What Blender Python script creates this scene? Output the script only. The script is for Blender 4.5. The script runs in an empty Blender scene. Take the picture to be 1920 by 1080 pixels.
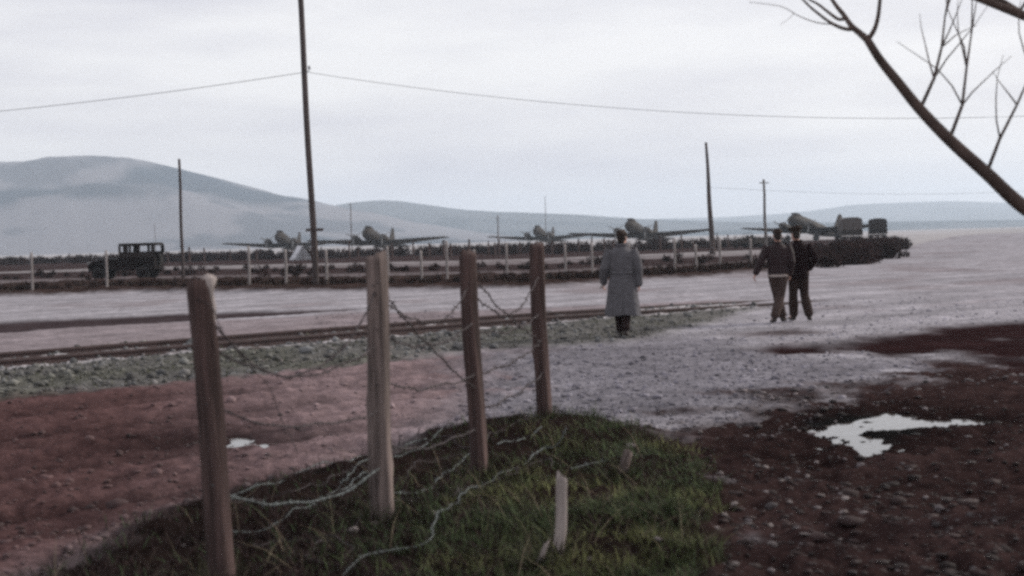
import bpy, bmesh, math, random
import numpy as np
from mathutils import Vector, Matrix

random.seed(7)
RNG = np.random.default_rng(7)
SC = bpy.context.scene
COL = SC.collection
R = math.radians

# ------------------------------------------------------------------ camera
FPX = 2600.0            # focal length in pixels of the 1920-wide photograph
CAM_H = 1.68
PITCH = math.atan(90 / FPX)
ROLL = R(1.6)
_F = Vector((0, math.cos(PITCH), -math.sin(PITCH)))
_r0 = Vector((1, 0, 0)); _u0 = Vector((0, math.sin(PITCH), math.cos(PITCH)))
_R = math.cos(ROLL) * _r0 - math.sin(ROLL) * _u0
_U = math.sin(ROLL) * _r0 + math.cos(ROLL) * _u0
CAM = Vector((0, 0, CAM_H))
cd = bpy.data.cameras.new('camera'); cam = bpy.data.objects.new('camera', cd); COL.objects.link(cam)
cd.sensor_width = 36; cd.lens = 36 * FPX / 1920; cd.clip_start = .05; cd.clip_end = 30000
m = Matrix(((_R.x, _U.x, -_F.x, 0), (_R.y, _U.y, -_F.y, 0), (_R.z, _U.z, -_F.z, CAM_H), (0, 0, 0, 1)))
cam.matrix_world = m
cd.dof.use_dof = True; cd.dof.focus_distance = 26.0; cd.dof.aperture_fstop = 2.6
SC.camera = cam

# ------------------------------------------------------------------ sky and sun
SUN_AZ = R(66)          # from +Y (view direction) towards +X
SUN_EL = R(27)
SKY_STRENGTH = .10
w = bpy.data.worlds.new('World'); SC.world = w; w.use_nodes = True
nt = w.node_tree; nt.nodes.clear()
out = nt.nodes.new('ShaderNodeOutputWorld')
sky = nt.nodes.new('ShaderNodeTexSky'); sky.sky_type = 'NISHITA'; sky.sun_disc = False
sky.sun_elevation = SUN_EL; sky.sun_rotation = SUN_AZ; sky.dust_density = 4.0; sky.air_density = 1.2
bg = nt.nodes.new('ShaderNodeBackground'); bg.inputs['Strength'].default_value = SKY_STRENGTH
tc = nt.nodes.new('ShaderNodeTexCoord'); mp = nt.nodes.new('ShaderNodeMapping')
mp.inputs['Scale'].default_value = (1.6, 1.6, 9.0); mp.inputs['Rotation'].default_value = (0, R(6), 0)
ns = nt.nodes.new('ShaderNodeTexNoise'); ns.inputs['Scale'].default_value = 1.5; ns.inputs['Detail'].default_value = 6; ns.inputs['Roughness'].default_value = .55
rp = nt.nodes.new('ShaderNodeValToRGB')
rp.color_ramp.elements[0].position = .33; rp.color_ramp.elements[0].color = (7.0, 6.75, 7.5, 1)
rp.color_ramp.elements[1].position = .60; rp.color_ramp.elements[1].color = (10.3, 10.05, 10.1, 1)
mx = nt.nodes.new('ShaderNodeMixRGB'); mx.inputs['Fac'].default_value = .78   # thin even cloud over the blue
L = nt.links.new
L(tc.outputs['Generated'], mp.inputs['Vector']); L(mp.outputs['Vector'], ns.inputs['Vector'])
L(ns.outputs['Fac'], rp.inputs['Fac'])
L(sky.outputs['Color'], mx.inputs['Color1']); L(rp.outputs['Color'], mx.inputs['Color2'])
L(mx.outputs['Color'], bg.inputs['Color']); L(bg.outputs['Background'], out.inputs['Surface'])

sd = bpy.data.lights.new('sun', 'SUN'); sun = bpy.data.objects.new('sun', sd); COL.objects.link(sun)
sd.energy = 3.2; sd.angle = R(9); sd.color = (1, .95, .88)
to_sun = Vector((math.sin(SUN_AZ) * math.cos(SUN_EL), math.cos(SUN_AZ) * math.cos(SUN_EL), math.sin(SUN_EL)))
sun.rotation_euler = to_sun.to_track_quat('Z', 'Y').to_euler()
SC.view_settings.view_transform = 'Standard'; SC.view_settings.look = 'None'
SC.view_settings.exposure = 0.12; SC.view_settings.gamma = 1.0; SC.view_settings.use_curve_mapping = False
SC.render.engine = 'CYCLES'
SC.cycles.use_denoising = False
SC.cycles.filter_width = 3.0
SC.cycles.sample_clamp_direct = 4.0; SC.cycles.sample_clamp_indirect = 1.5
SC.cycles.max_bounces = 6; SC.cycles.volume_bounces = 5; SC.cycles.diffuse_bounces = 3

# ------------------------------------------------------------------ pixel helpers
def ray(px, py):
    return _F + _R * float((px - 960) / FPX) - _U * float((py - 540) / FPX)
def at(px, py, depth):
    return CAM + ray(px, py) * depth
def g0(px, py):
    d = ray(px, py); t = -CAM_H / min(d.z, -1e-5)
    return CAM + d * t
def depth_of(p):
    return (p - CAM).dot(_F)

# ------------------------------------------------------------------ noise (numpy)
def _hash(ix, iy, s):
    n = (ix.astype(np.int64) * 374761393 + iy.astype(np.int64) * 668265263 + s * 144665) & 0x7fffffff
    n = ((n ^ (n >> 13)) * 1274126177) & 0x7fffffff
    n = (n ^ (n >> 16)) & 0xffff
    return n / 65535.0
def vnoise(x, y, s=0):
    x = np.asarray(x, float); y = np.asarray(y, float)
    ix = np.floor(x); iy = np.floor(y); fx = x - ix; fy = y - iy
    fx = fx * fx * (3 - 2 * fx); fy = fy * fy * (3 - 2 * fy)
    a = _hash(ix, iy, s); b = _hash(ix + 1, iy, s); c = _hash(ix, iy + 1, s); d = _hash(ix + 1, iy + 1, s)
    return (a * (1 - fx) + b * fx) * (1 - fy) + (c * (1 - fx) + d * fx) * fy
def fbm(x, y, f=1.0, o=4, s=0):
    t = 0; a = .5; n = 0
    for k in range(o):
        t = t + a * vnoise(x * f, y * f, s + k * 17); n += a; a *= .5; f *= 2.03
    return t / n * 2 - 1        # about -1..1
def sstep(a, b, x):
    t = np.clip((x - a) / (b - a), 0, 1); return t * t * (3 - 2 * t)
def sdf_poly(x, y, poly):
    """signed distance (inside positive) of points to a polygon"""
    d = np.full(x.shape, 1e18); ins = np.zeros(x.shape, bool)
    n = len(poly)
    for i in range(n):
        ax, ay = poly[i]; bx, by = poly[(i + 1) % n]
        ex, ey = bx - ax, by - ay
        t = np.clip(((x - ax) * ex + (y - ay) * ey) / (ex * ex + ey * ey + 1e-12), 0, 1)
        d = np.minimum(d, (x - ax - t * ex) ** 2 + (y - ay - t * ey) ** 2)
        c = (ay > y) != (by > y)
        with np.errstate(divide='ignore', invalid='ignore'):
            xi = ax + (y - ay) * ex / (ey if abs(ey) > 1e-12 else 1e-12)
        ins ^= c & (x < xi)
    d = np.sqrt(d)
    return np.where(ins, d, -d)
def wpoly(pts):
    return [(g0(*p).x, g0(*p).y) for p in pts]

# ------------------------------------------------------------------ materials
def _nodes(name):
    mt = bpy.data.materials.new(name); mt.use_nodes = True
    n = mt.node_tree.nodes; l = mt.node_tree.links
    return mt, n, l, n['Principled BSDF']
def mat(name, col, var=.35, scale=8.0, rough=.85, bump=.3, bscale=None, metal=0.0, stretch=(1, 1, 1), spec=.3, attr=False, bdist=.01):
    """base colour times two scales of noise, with fine relief; attr=True takes the colour from attribute Col"""
    mt, n, l, p = _nodes(name)
    tcn = n.new('ShaderNodeTexCoord'); mpn = n.new('ShaderNodeMapping'); mpn.inputs['Scale'].default_value = stretch
    l.new(tcn.outputs['Object'], mpn.inputs['Vector'])
    a = n.new('ShaderNodeTexNoise'); a.inputs['Scale'].default_value = scale; a.inputs['Detail'].default_value = 8; a.inputs['Roughness'].default_value = .65
    l.new(mpn.outputs['Vector'], a.inputs['Vector'])
    mr = n.new('ShaderNodeMapRange'); mr.inputs['From Min'].default_value = .3; mr.inputs['From Max'].default_value = .7
    mr.inputs['To Min'].default_value = 1 - var; mr.inputs['To Max'].default_value = 1 + var
    l.new(a.outputs['Fac'], mr.inputs['Value'])
    mul = n.new('ShaderNodeVectorMath'); mul.operation = 'SCALE'
    l.new(mr.outputs['Result'], mul.inputs['Scale'])
    if attr:
        at_ = n.new('ShaderNodeAttribute'); at_.attribute_name = 'Col'; l.new(at_.outputs['Color'], mul.inputs[0])
    else:
        mul.inputs[0].default_value = col[:3]
    l.new(mul.outputs['Vector'], p.inputs['Base Color'])
    p.inputs['Roughness'].default_value = rough; p.inputs['Metallic'].default_value = metal
    p.inputs['Specular IOR Level'].default_value = spec
    if bump:
        b = n.new('ShaderNodeTexNoise'); b.inputs['Scale'].default_value = bscale or scale * 4; b.inputs['Detail'].default_value = 6
        l.new(mpn.outputs['Vector'], b.inputs['Vector'])
        bn = n.new('ShaderNodeBump'); bn.inputs['Strength'].default_value = bump; bn.inputs['Distance'].default_value = bdist
        l.new(b.outputs['Fac'], bn.inputs['Height']); l.new(bn.outputs['Normal'], p.inputs['Normal'])
    return mt

def ground_material():
    mt, n, l, p = _nodes('earth')
    tcn = n.new('ShaderNodeTexCoord'); at_ = n.new('ShaderNodeAttribute'); at_.attribute_name = 'Col'
    wet = n.new('ShaderNodeAttribute'); wet.attribute_name = 'wet'
    fac = None
    for sc_, v, dt in ((.9, .22, 5), (5.0, .30, 6), (26.0, .34, 6), (90.0, .22, 3)):
        a = n.new('ShaderNodeTexNoise'); a.inputs['Scale'].default_value = sc_; a.inputs['Detail'].default_value = dt; a.inputs['Roughness'].default_value = .62
        l.new(tcn.outputs['Object'], a.inputs['Vector'])
        mr = n.new('ShaderNodeMapRange'); mr.inputs['From Min'].default_value = .3; mr.inputs['From Max'].default_value = .7
        mr.inputs['To Min'].default_value = 1 - v; mr.inputs['To Max'].default_value = 1 + v; mr.clamp = False
        l.new(a.outputs['Fac'], mr.inputs['Value'])
        if fac is None: fac = mr.outputs['Result']
        else:
            mm = n.new('ShaderNodeMath'); mm.operation = 'MULTIPLY'; l.new(fac, mm.inputs[0]); l.new(mr.outputs['Result'], mm.inputs[1]); fac = mm.outputs[0]
    mul = n.new('ShaderNodeVectorMath'); mul.operation = 'SCALE'; l.new(at_.outputs['Color'], mul.inputs[0]); l.new(fac, mul.inputs['Scale'])
    l.new(mul.outputs['Vector'], p.inputs['Base Color'])
    mr = n.new('ShaderNodeMapRange'); mr.inputs['To Min'].default_value = .95; mr.inputs['To Max'].default_value = .5
    l.new(wet.outputs['Fac'], mr.inputs['Value']); l.new(mr.outputs['Result'], p.inputs['Roughness'])
    p.inputs['Specular IOR Level'].default_value = 0.0
    b = n.new('ShaderNodeTexNoise'); b.inputs['Scale'].default_value = 38; b.inputs['Detail'].default_value = 6; b.inputs['Roughness'].default_value = .7
    l.new(tcn.outputs['Object'], b.inputs['Vector'])
    bn = n.new('ShaderNodeBump'); bn.inputs['Strength'].default_value = .55; bn.inputs['Distance'].default_value = .02
    l.new(b.outputs['Fac'], bn.inputs['Height']); l.new(bn.outputs['Normal'], p.inputs['Normal'])
    return mt

M = {}
M['earth'] = ground_material()
M['scatter'] = mat('stone_grit', None, .25, 30, .9, .3, attr=True)
M['blades'] = mat('grass_blades', None, .15, 4, .8, 0, attr=True, spec=.15)
M['post'] = mat('weathered_post_wood', (.130, .100, .092), .9, 9, .95, .9, 30, stretch=(2.6, 2.6, .16))
M['post_dark'] = mat('dark_post_wood', (.060, .038, .035), .9, 9, .95, .9, 30, stretch=(2.6, 2.6, .16))
M['post_pale'] = mat('pale_split_wood', (.30, .255, .24), .35, 8, .85, .5, 26, stretch=(1.6, 1.6, .22))
M['farpost'] = mat('silvered_post_wood', (.24, .215, .21), .35, 7, .9, .4, stretch=(1.6, 1.6, .3))
M['wire'] = mat('galvanised_wire', (.125, .14, .14), .6, 12, .7, 0, metal=.2)
M['wire_dark'] = mat('rusty_wire', (.055, .044, .046), .5, 12, .85, 0)
M['rail'] = mat('rusty_rail_steel', (.055, .035, .034), .4, 5, .65, .3, 30)
M['sleeper'] = mat('tarred_sleeper_wood', (.075, .06, .055), .4, 6, .95, .5, 20)
M['pole'] = mat('creosoted_pole_wood', (.06, .046, .044), .4, 3, .9, .4, 12, stretch=(1, 1, .15))
M['polegrey'] = mat('weathered_pole_wood', (.12, .105, .1), .4, 3, .9, .4, 12, stretch=(1, 1, .15))
M['ceramic'] = mat('insulator_ceramic', (.3, .3, .32), .1, 5, .3, 0)
M['cable'] = mat('overhead_cable', (.06, .055, .06), .1, 3, .7, 0)
M['bark'] = mat('tree_bark', (.075, .052, .045), .4, 9, .95, .7, 30, stretch=(1, 1, .35))
M['twigs'] = mat('scrub_twigs', None, .2, 2, .95, 0, attr=True, spec=.1)
M['olive'] = mat('olive_drab_paint', (.030, .024, .021), .3, 1.5, .75, .1, spec=.15)
M['vehicle_dark'] = mat('dark_vehicle_paint', (.010, .007, .007), .3, 2, .8, .1, spec=.1)
M['canvas'] = mat('grey_canvas', (.085, .072, .068), .25, 2.5, .95, .3, 12)
M['canvas_dark'] = mat('dark_canvas', (.020, .015, .014), .25, 2.5, .95, .3, 12)
M['tentcloth'] = mat('white_tent_cloth', (.5, .5, .53), .12, 2, .9, .2, 9)
M['rubber'] = mat('tyre_rubber', (.018, .017, .017), .2, 6, .9, .2)
M['glass'] = mat('dull_glass', (.03, .035, .04), .1, 2, .1, 0, spec=.5)
M['metal'] = mat('bare_metal', (.2, .2, .2), .2, 3, .45, 0, metal=.6)
M['skin'] = mat('skin', (.42, .24, .19), .12, 14, .6, .1, 80, bdist=.002)
M['hair'] = mat('dark_hair', (.02, .014, .011), .3, 40, .7, .3)
M['coat'] = mat('grey_wool_coat', (.100, .096, .104), .22, 14, .97, .35, 130, spec=.1, bdist=.004)
M['leather'] = mat('dark_leather_jacket', (.020, .0095, .011), .3, 9, .75, .3, 40, bdist=.004)
M['serge'] = mat('dark_serge_jacket', (.014, .008, .009), .25, 12, .95, .3, 120, spec=.1, bdist=.003)
M['khaki'] = mat('khaki_trouser_cloth', (.052, .036, .032), .25, 12, .95, .3, 120, spec=.1, bdist=.003)
M['darkcloth'] = mat('dark_trouser_cloth', (.018, .011, .011), .2, 12, .95, .3, 120, spec=.1, bdist=.003)
M['browncloth'] = mat('brown_trouser_cloth', (.034, .023, .020), .25, 12, .95, .3, 120, spec=.1, bdist=.003)
M['boot'] = mat('boot_leather', (.02, .013, .011), .3, 12, .5, .2)
M['cap'] = mat('cap_cloth', (.03, .02, .016), .2, 12, .95, .2)
M['belt'] = mat('pale_webbing', (.32, .27, .25), .2, 12, .9, .2)
M['paper'] = mat('pale_paper', (.62, .58, .57), .08, 12, .9, .1)
M['pebble'] = mat('pale_limestone', (.23, .195, .19), .5, 14, .95, .8, 40)

def water_material():
    mt, n, l, p = _nodes('puddle_water')
    p.inputs['Base Color'].default_value = (.03, .022, .018, 1); p.inputs['Roughness'].default_value = .09
    p.inputs['Specular IOR Level'].default_value = .6
    b = n.new('ShaderNodeTexNoise'); b.inputs['Scale'].default_value = 7; b.inputs['Detail'].default_value = 2
    tcn = n.new('ShaderNodeTexCoord'); l.new(tcn.outputs['Object'], b.inputs['Vector'])
    bn = n.new('ShaderNodeBump'); bn.inputs['Strength'].default_value = .12; bn.inputs['Distance'].default_value = .02
    l.new(b.outputs['Fac'], bn.inputs['Height']); l.new(bn.outputs['Normal'], p.inputs['Normal'])
    return mt
M['water'] = water_material()

# ------------------------------------------------------------------ object helpers
def tag(o, label=None, cat=None, group=None, kind=None):
    if label: o['label'] = label
    if cat: o['category'] = cat
    if group: o['group'] = group
    if kind: o['kind'] = kind
    return o
def link(name, me, material=None, parent=None, smooth=True):
    o = bpy.data.objects.new(name, me); COL.objects.link(o)
    if material and not me.materials: me.materials.append(material)
    if smooth and len(me.polygons): me.polygons.foreach_set('use_smooth', np.ones(len(me.polygons), bool))
    if parent: o.parent = parent
    return o
def empty(name, loc=(0, 0, 0), rz=0.0, label=None, cat=None, group=None):
    o = bpy.data.objects.new(name, None); COL.objects.link(o); o.location = loc; o.rotation_euler = (0, 0, rz)
    o.empty_display_size = .2
    return tag(o, label, cat, group)
def from_bm(name, bm, material, parent=None, smooth=True):
    bmesh.ops.recalc_face_normals(bm, faces=bm.faces)
    me = bpy.data.meshes.new(name); bm.to_mesh(me); bm.free()
    return link(name, me, material, parent, smooth)
def np_mesh(name, V, F, cols=None, wet=None):
    """V (n,3); F list of arrays with shape (k,3) or (k,4)"""
    me = bpy.data.meshes.new(name); V = np.asarray(V, np.float32)
    me.vertices.add(len(V)); me.vertices.foreach_set('co', V.ravel())
    F = [f for f in F if len(f)]
    loops = np.concatenate([f.ravel() for f in F]).astype(np.int32)
    sizes = np.concatenate([np.full(len(f), f.shape[1]) for f in F]).astype(np.int32)
    starts = np.concatenate([[0], np.cumsum(sizes)[:-1]]).astype(np.int32)
    me.loops.add(len(loops)); me.loops.foreach_set('vertex_index', loops)
    me.polygons.add(len(sizes)); me.polygons.foreach_set('loop_start', starts); me.polygons.foreach_set('loop_total', sizes)
    if cols is not None:
        c = np.ones((len(V), 4), np.float32); c[:, :3] = cols
        me.attributes.new('Col', 'FLOAT_COLOR', 'POINT').data.foreach_set('color', c.ravel())
    if wet is not None:
        me.attributes.new('wet', 'FLOAT', 'POINT').data.foreach_set('value', np.asarray(wet, np.float32))
    me.update(calc_edges=True); me.validate()
    return me
def box(bm, c, s, rot=None):
    v = bmesh.ops.create_cube(bm, size=1)['verts']
    mt = Matrix.Translation(c) @ (rot or Matrix()) @ Matrix.Diagonal((s[0], s[1], s[2], 1))
    bmesh.ops.transform(bm, matrix=mt, verts=v)
    return v
def tube(bm, pts, rad, seg=10, ref=Vector((1, 0, 0)), caps=True, dome=True):
    """closed tapered tube; rad entries are r or (r along ref, r across)"""
    pts = [Vector(p) for p in pts]; n = len(pts)
    rad = [(r, r) if not isinstance(r, (tuple, list)) else r for r in rad]
    if dome and caps:
        d0 = (pts[0] - pts[1]).normalized(); d1 = (pts[-1] - pts[-2]).normalized()
        pts = [pts[0] + d0 * min(rad[0]) * .6] + pts + [pts[-1] + d1 * min(rad[-1]) * .6]
        rad = [(rad[0][0] * .55, rad[0][1] * .55)] + rad + [(rad[-1][0] * .55, rad[-1][1] * .55)]
        n += 2
    rings = []
    for i in range(n):
        t = (pts[min(i + 1, n - 1)] - pts[max(i - 1, 0)]).normalized()
        a = ref - t * ref.dot(t)
        if a.length < 1e-3: a = Vector((0, 1, 0)) - t * t.y
        a.normalize(); b = t.cross(a)
        rings.append([bm.verts.new(pts[i] + a * rad[i][0] * math.cos(2 * math.pi * k / seg) + b * rad[i][1] * math.sin(2 * math.pi * k / seg)) for k in range(seg)])
    for i in range(n - 1):
        for k in range(seg):
            bm.faces.new((rings[i][k], rings[i][(k + 1) % seg], rings[i + 1][(k + 1) % seg], rings[i + 1][k]))
    if caps:
        bm.faces.new(rings[0][::-1]); bm.faces.new(rings[-1])
    return rings
def ball(bm, c, r, seg=14):
    v = bmesh.ops.create_uvsphere(bm, u_segments=seg, v_segments=max(6, seg * 2 // 3), radius=1)['verts']
    if not isinstance(r, (tuple, list)): r = (r, r, r)
    bmesh.ops.transform(bm, matrix=Matrix.Translation(c) @ Matrix.Diagonal((r[0], r[1], r[2], 1)), verts=v)
def fused(name, bm, voxel, material, parent=None, smooth_it=4, wobble=None):
    """fuse overlapping closed shapes into ONE continuous surface"""
    bmesh.ops.recalc_face_normals(bm, faces=bm.faces)
    me = bpy.data.meshes.new('tmp'); bm.to_mesh(me); bm.free()
    o = bpy.data.objects.new('tmp', me); COL.objects.link(o)
    md = o.modifiers.new('r', 'REMESH'); md.mode = 'VOXEL'; md.voxel_size = voxel
    ms = o.modifiers.new('s', 'SMOOTH'); ms.iterations = smooth_it; ms.factor = .5
    dg = bpy.context.evaluated_depsgraph_get(); dg.update()
    res = bpy.data.meshes.new_from_object(o.evaluated_get(dg))
    bpy.data.objects.remove(o); bpy.data.meshes.remove(me)
    if wobble:
        n = len(res.vertices); co = np.empty(n * 3, np.float32); res.vertices.foreach_get('co', co); co = co.reshape(-1, 3)
        nr = np.empty(n * 3, np.float32); res.vertices.foreach_get('normal', nr); nr = nr.reshape(-1, 3)
        co = co + nr * wobble(co)[:, None]
        res.vertices.foreach_set('co', co.astype(np.float32).ravel()); res.update()
    res.materials.clear(); res.name = name
    return link(name, res, material, parent)
def copy_tree(o, parent=None):
    c = o.copy(); COL.objects.link(c); c.parent = parent
    for ch in list(o.children): copy_tree(ch, c)
    return c

# ------------------------------------------------------------------ terrain zones, from the photograph's outlines on the ground
ROAD_EDGE = [(-500, 572), (-60, 560), (240, 549), (700, 546), (1000, 541), (1150, 531), (1300, 522), (1420, 512), (1520, 503), (1600, 492), (1640, 482), (1680, 469), (1740, 453), (1790, 443), (1850, 438)]
P_yard = wpoly(ROAD_EDGE + [(2400, 430), (2900, 600), (2900, 2600), (-1200, 2600), (-1200, 600)])
P_lane = wpoly([(-500, 780), (240, 728), (500, 702), (700, 682), (870, 662), (1000, 655), (1090, 655), (1000, 740), (900, 792), (690, 862), (430, 945), (240, 1010), (-300, 1200), (-700, 1400), (-900, 900)])
P_gravel = wpoly([(870, 664), (1170, 642), (1330, 628), (1420, 640), (1540, 672), (1700, 676), (1920, 695), (2200, 700), (2200, 720), (1920, 705), (1680, 700), (1450, 750), (1300, 780), (1120, 800), (900, 800), (740, 850), (860, 765)])
P_bed = wpoly([(-500, 735), (-200, 690), (240, 648), (700, 618), (1000, 595), (1300, 574), (1430, 572), (1370, 598), (1170, 640), (1000, 654), (870, 662), (700, 686), (420, 716), (240, 731), (-200, 768), (-500, 800)])
P_mud = wpoly([(1120, 805), (1300, 780), (1450, 750), (1550, 718), (1680, 694), (1920, 662), (2900, 640), (9000, 2400), (700, 2400), (1000, 960), (1100, 890), (1130, 850)])
P_dark1 = wpoly([(1480, 652), (1560, 630), (1680, 614), (1800, 602), (2100, 590), (2100, 700), (1800, 682), (1680, 668), (1580, 662)])
P_dark2 = wpoly([(1390, 624), (1500, 617), (1560, 624), (1500, 630), (1400, 630)])
P_grass = wpoly([(-600, 1330), (100, 1075), (250, 1005), (340, 962), (430, 932), (560, 892), (690, 852), (800, 818), (900, 798), (1010, 789), (1120, 794), (1200, 815), (1260, 848), (1320, 890), (1345, 950), (1330, 1030), (1300, 1300), (1300, 2400), (-600, 2400)])
P_rut = wpoly([(-500, 640), (-200, 616), (240, 591), (400, 586), (660, 578), (660, 582), (400, 597), (240, 607), (-200, 634), (-500, 662)])
P_bank = wpoly([(-500, 575), (-60, 561), (240, 550), (700, 547), (1000, 542), (1150, 532), (1300, 523), (1420, 513), (1520, 504), (1600, 493), (1640, 483), (1676, 468), (1640, 470), (1600, 477), (1520, 488), (1420, 497), (1300, 503), (1150, 511), (1000, 517), (700, 523), (240, 527), (-60, 538), (-500, 552)])
P_low = wpoly([(-500, 655), (240, 606), (640, 591), (900, 582), (1150, 572), (1350, 562), (1420, 575), (1000, 598), (700, 622), (240, 652), (-500, 740)])
P_strip = wpoly([(-500, 540), (240, 520), (700, 513), (1000, 508), (1300, 497), (1420, 490), (1420, 479), (1300, 484), (1000, 496), (700, 502), (240, 507), (-500, 527)])
P_scrub = wpoly([(-500, 530), (240, 501), (700, 492), (1000, 485), (1300, 473), (1500, 466), (1660, 458), (1660, 445), (1500, 451), (1300, 459), (1000, 470), (700, 477), (240, 487), (-500, 505)])
PUDDLES = [([(1566, 796), (1612, 789), (1650, 806), (1668, 822), (1664, 834), (1622, 826), (1584, 814)], 'pale sky-reflecting puddle in the dark mud beside the larger wheel-rut pool'),
           ([(1622, 788), (1680, 769), (1760, 772), (1840, 782), (1830, 800), (1760, 806), (1690, 808)], 'broad bright puddle in the mud nearer the gravel road'),
           ([(404, 817), (452, 817), (458, 824), (404, 830)], 'short thin puddle in a lane rut beside the splintered post'),
           ([(232, 820), (300, 818), (362, 818), (364, 825), (300, 827), (232, 830)], 'long thin puddle in the lane rut away from the fence')]
PUD_W = [wpoly(p) for p, _ in PUDDLES]

_ta = g0(240, 668); _tb = g0(1000, 605)
TDIR = Vector((_tb.x - _ta.x, _tb.y - _ta.y, 0)).normalized(); TPERP = Vector((-TDIR.y, TDIR.x, 0))

ZN = ['field', 'road', 'dirt_lane', 'gravel_patch', 'track_bed', 'mud_patch', 'grass_verge', 'ditch_bank']
def terrain(x, y):
    """height, colour, wetness, zone id"""
    x = np.asarray(x, float); y = np.asarray(y, float)
    dist = np.hypot(x, y)
    ws = np.clip(dist * .02, .06, 1.2)                      # ragged edges
    nx = x + fbm(x, y, .9, 4, 1) * .35 * np.minimum(1, dist / 12) + fbm(x, y, 5, 3, 2) * .10
    ny = y + fbm(x, y, .9, 4, 3) * .35 * np.minimum(1, dist / 12) + fbm(x, y, 5, 3, 4) * .10
    n1 = fbm(x, y, .5, 4, 5); n2 = fbm(x, y, 2.2, 4, 6); n3 = fbm(x, y, 7, 3, 7); n4 = fbm(x, y, 18, 2, 8)
    nf = fbm(x * .03, y * .012, 1, 4, 9)
    def W(poly, soft=.25, extra=1.0):
        return sstep(-soft, soft, sdf_poly(nx, ny, poly) / extra)
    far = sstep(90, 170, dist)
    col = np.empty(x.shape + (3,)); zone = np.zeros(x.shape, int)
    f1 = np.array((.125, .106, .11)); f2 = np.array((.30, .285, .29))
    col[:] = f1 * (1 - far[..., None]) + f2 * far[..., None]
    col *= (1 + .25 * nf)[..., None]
    wet = np.zeros(x.shape); h = .03 * n1
    def lay(wt, c, z=None, v=0.0):
        nonlocal col, zone
        c = np.array(c); cc = c[None] * (1 + v)[..., None] if isinstance(v, np.ndarray) else c
        col = col * (1 - wt[..., None]) + cc * wt[..., None]
        if z is not None: zone = np.where(wt > .5, z, zone)
    wk = W(P_strip, .5, 2); lay(wk, (.035, .024, .024)); h = h + .05 * wk
    wk = W(P_scrub, .5, 3); lay(wk, (.035, .023, .023))
    lane_s = (x - _ta.x) * TPERP.x + (y - _ta.y) * TPERP.y
    rutn = np.sin(lane_s * 3.3 + n1 * 1.6) * .5 + np.sin(lane_s * 8.1 + n2 * 1.3 + n1 * 2) * .5
    road_s = lane_s + .5 * n1 + .02 * x
    streak = fbm(road_s * 1.7, (x * TDIR.x + y * TDIR.y) * .10, 1, 4, 51)
    wheel_ = np.sin(road_s * 2.6 + 1.5 * fbm(x, y, .12, 2, 52))
    wy = W(P_yard, .35); lay(wy, (.262, .248, .268), 1, .20 * streak + .10 * wheel_ + .16 * n2 + .10 * n3)
    dirt = wy * sstep(.02, .5, fbm(x * .35, y * .16, 1, 4, 53) + .35 * streak); lay(dirt * .65, (.165, .138, .145), None, .2 * n2)
    wlow = W(P_low, .5) * wy; lay(wlow * .8, (.185, .152, .16), None, .25 * streak + .25 * n2)
    wl = W(P_lane, .5); lay(wl, (.145, .106, .110), 2, .30 * rutn + .26 * n2 + .15 * n3)
    redder = wl * sstep(.2, -2.8, x + .25 * (y - 8))        # redder and darker towards the left of the lane
    lay(redder * .88, (.052, .027, .026), None, .35 * rutn + .25 * n2)
    wg = W(P_gravel, .8) * sstep(-.42, -.05, fbm(x, y, 1.1, 6, 54) + sdf_poly(x, y, P_gravel) * .40); lay(wg, (.155, .146, .163), 3, .16 * n1 + .2 * n2 + .2 * n3)
    wb = W(P_bed, .3); lay(wb, (.10, .096, .092), 4, .3 * n2 + .25 * n3)
    gb = wb * sstep(.05, .45, n1 + .3 * n2); lay(gb * .5, (.060, .062, .045))
    inner = wb * sstep(1.25, 1.0, np.abs(lane_s + .1 * n2)); lay(inner, (.33, .31, .32), None, .2 * n2 + .2 * n3)
    rail_shade_stain = wb * np.maximum(sstep(.13, .05, np.abs(lane_s - .76)), sstep(.13, .05, np.abs(lane_s + .76))); lay(rail_shade_stain * .8, (.05, .034, .033))  # bands along both rails: shadow and oil stain painted into the ground colour
    wu = W(P_rut, .3) * (1 - wb); lay(wu * .92, (.022, .012, .013), None)
    wm = sstep(-.42, .22, fbm(x, y, 1.5, 6, 55) * .8 + np.clip(sdf_poly(x, y, P_mud), -3, 3) * .42 - .12); lay(wm, (.029, .0180, .0175), 5, .40 * n1 + .40 * n2 + .30 * n3)
    w1 = sstep(-.30, .35, fbm(x, y * .7, .8, 6, 56) + np.clip(sdf_poly(x, y, P_dark1), -4, 4) * .5 - .15); lay(w1, (.020, .0105, .011), 5, .3 * n2)  # darker, slightly sunken patch on the right
    w2 = W(P_dark2, .5); lay(w2 * .85, (.045, .032, .032), None)  # small darker patch near the two walking men, colour only
    wgr = W(P_grass, .22); lay(wgr, (.014, .0095, .0085), 6, .3 * n2)
    wk = W(P_bank, .3, 1.2) * (1 - wy * .6); lay(wk, (.032, .021, .019), 7, .3 * n2 + .2 * n3)
    wet = np.clip(wm * .7 + w1 * .8 + wu * .6 + redder * .3, 0, 1)
    h = h + wl * .040 * rutn * np.minimum(1, 20 / (dist + 1)) + wl * (.03 * n3 + .012 * n4)
    h = h + wy * .012 * n3 + wg * .012 * n4
    h = h + wb * (.05 + .03 * n2 + .02 * n3)
    h = h + wm * (.045 * n2 + .035 * n3 + .022 * n4) + w1 * (-.05)
    h = h + wgr * (.07 + .04 * n1 + .025 * n2 + .02 * n3) - wu * .06
    h = h + wk * (.16 + .12 * n2)
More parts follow.
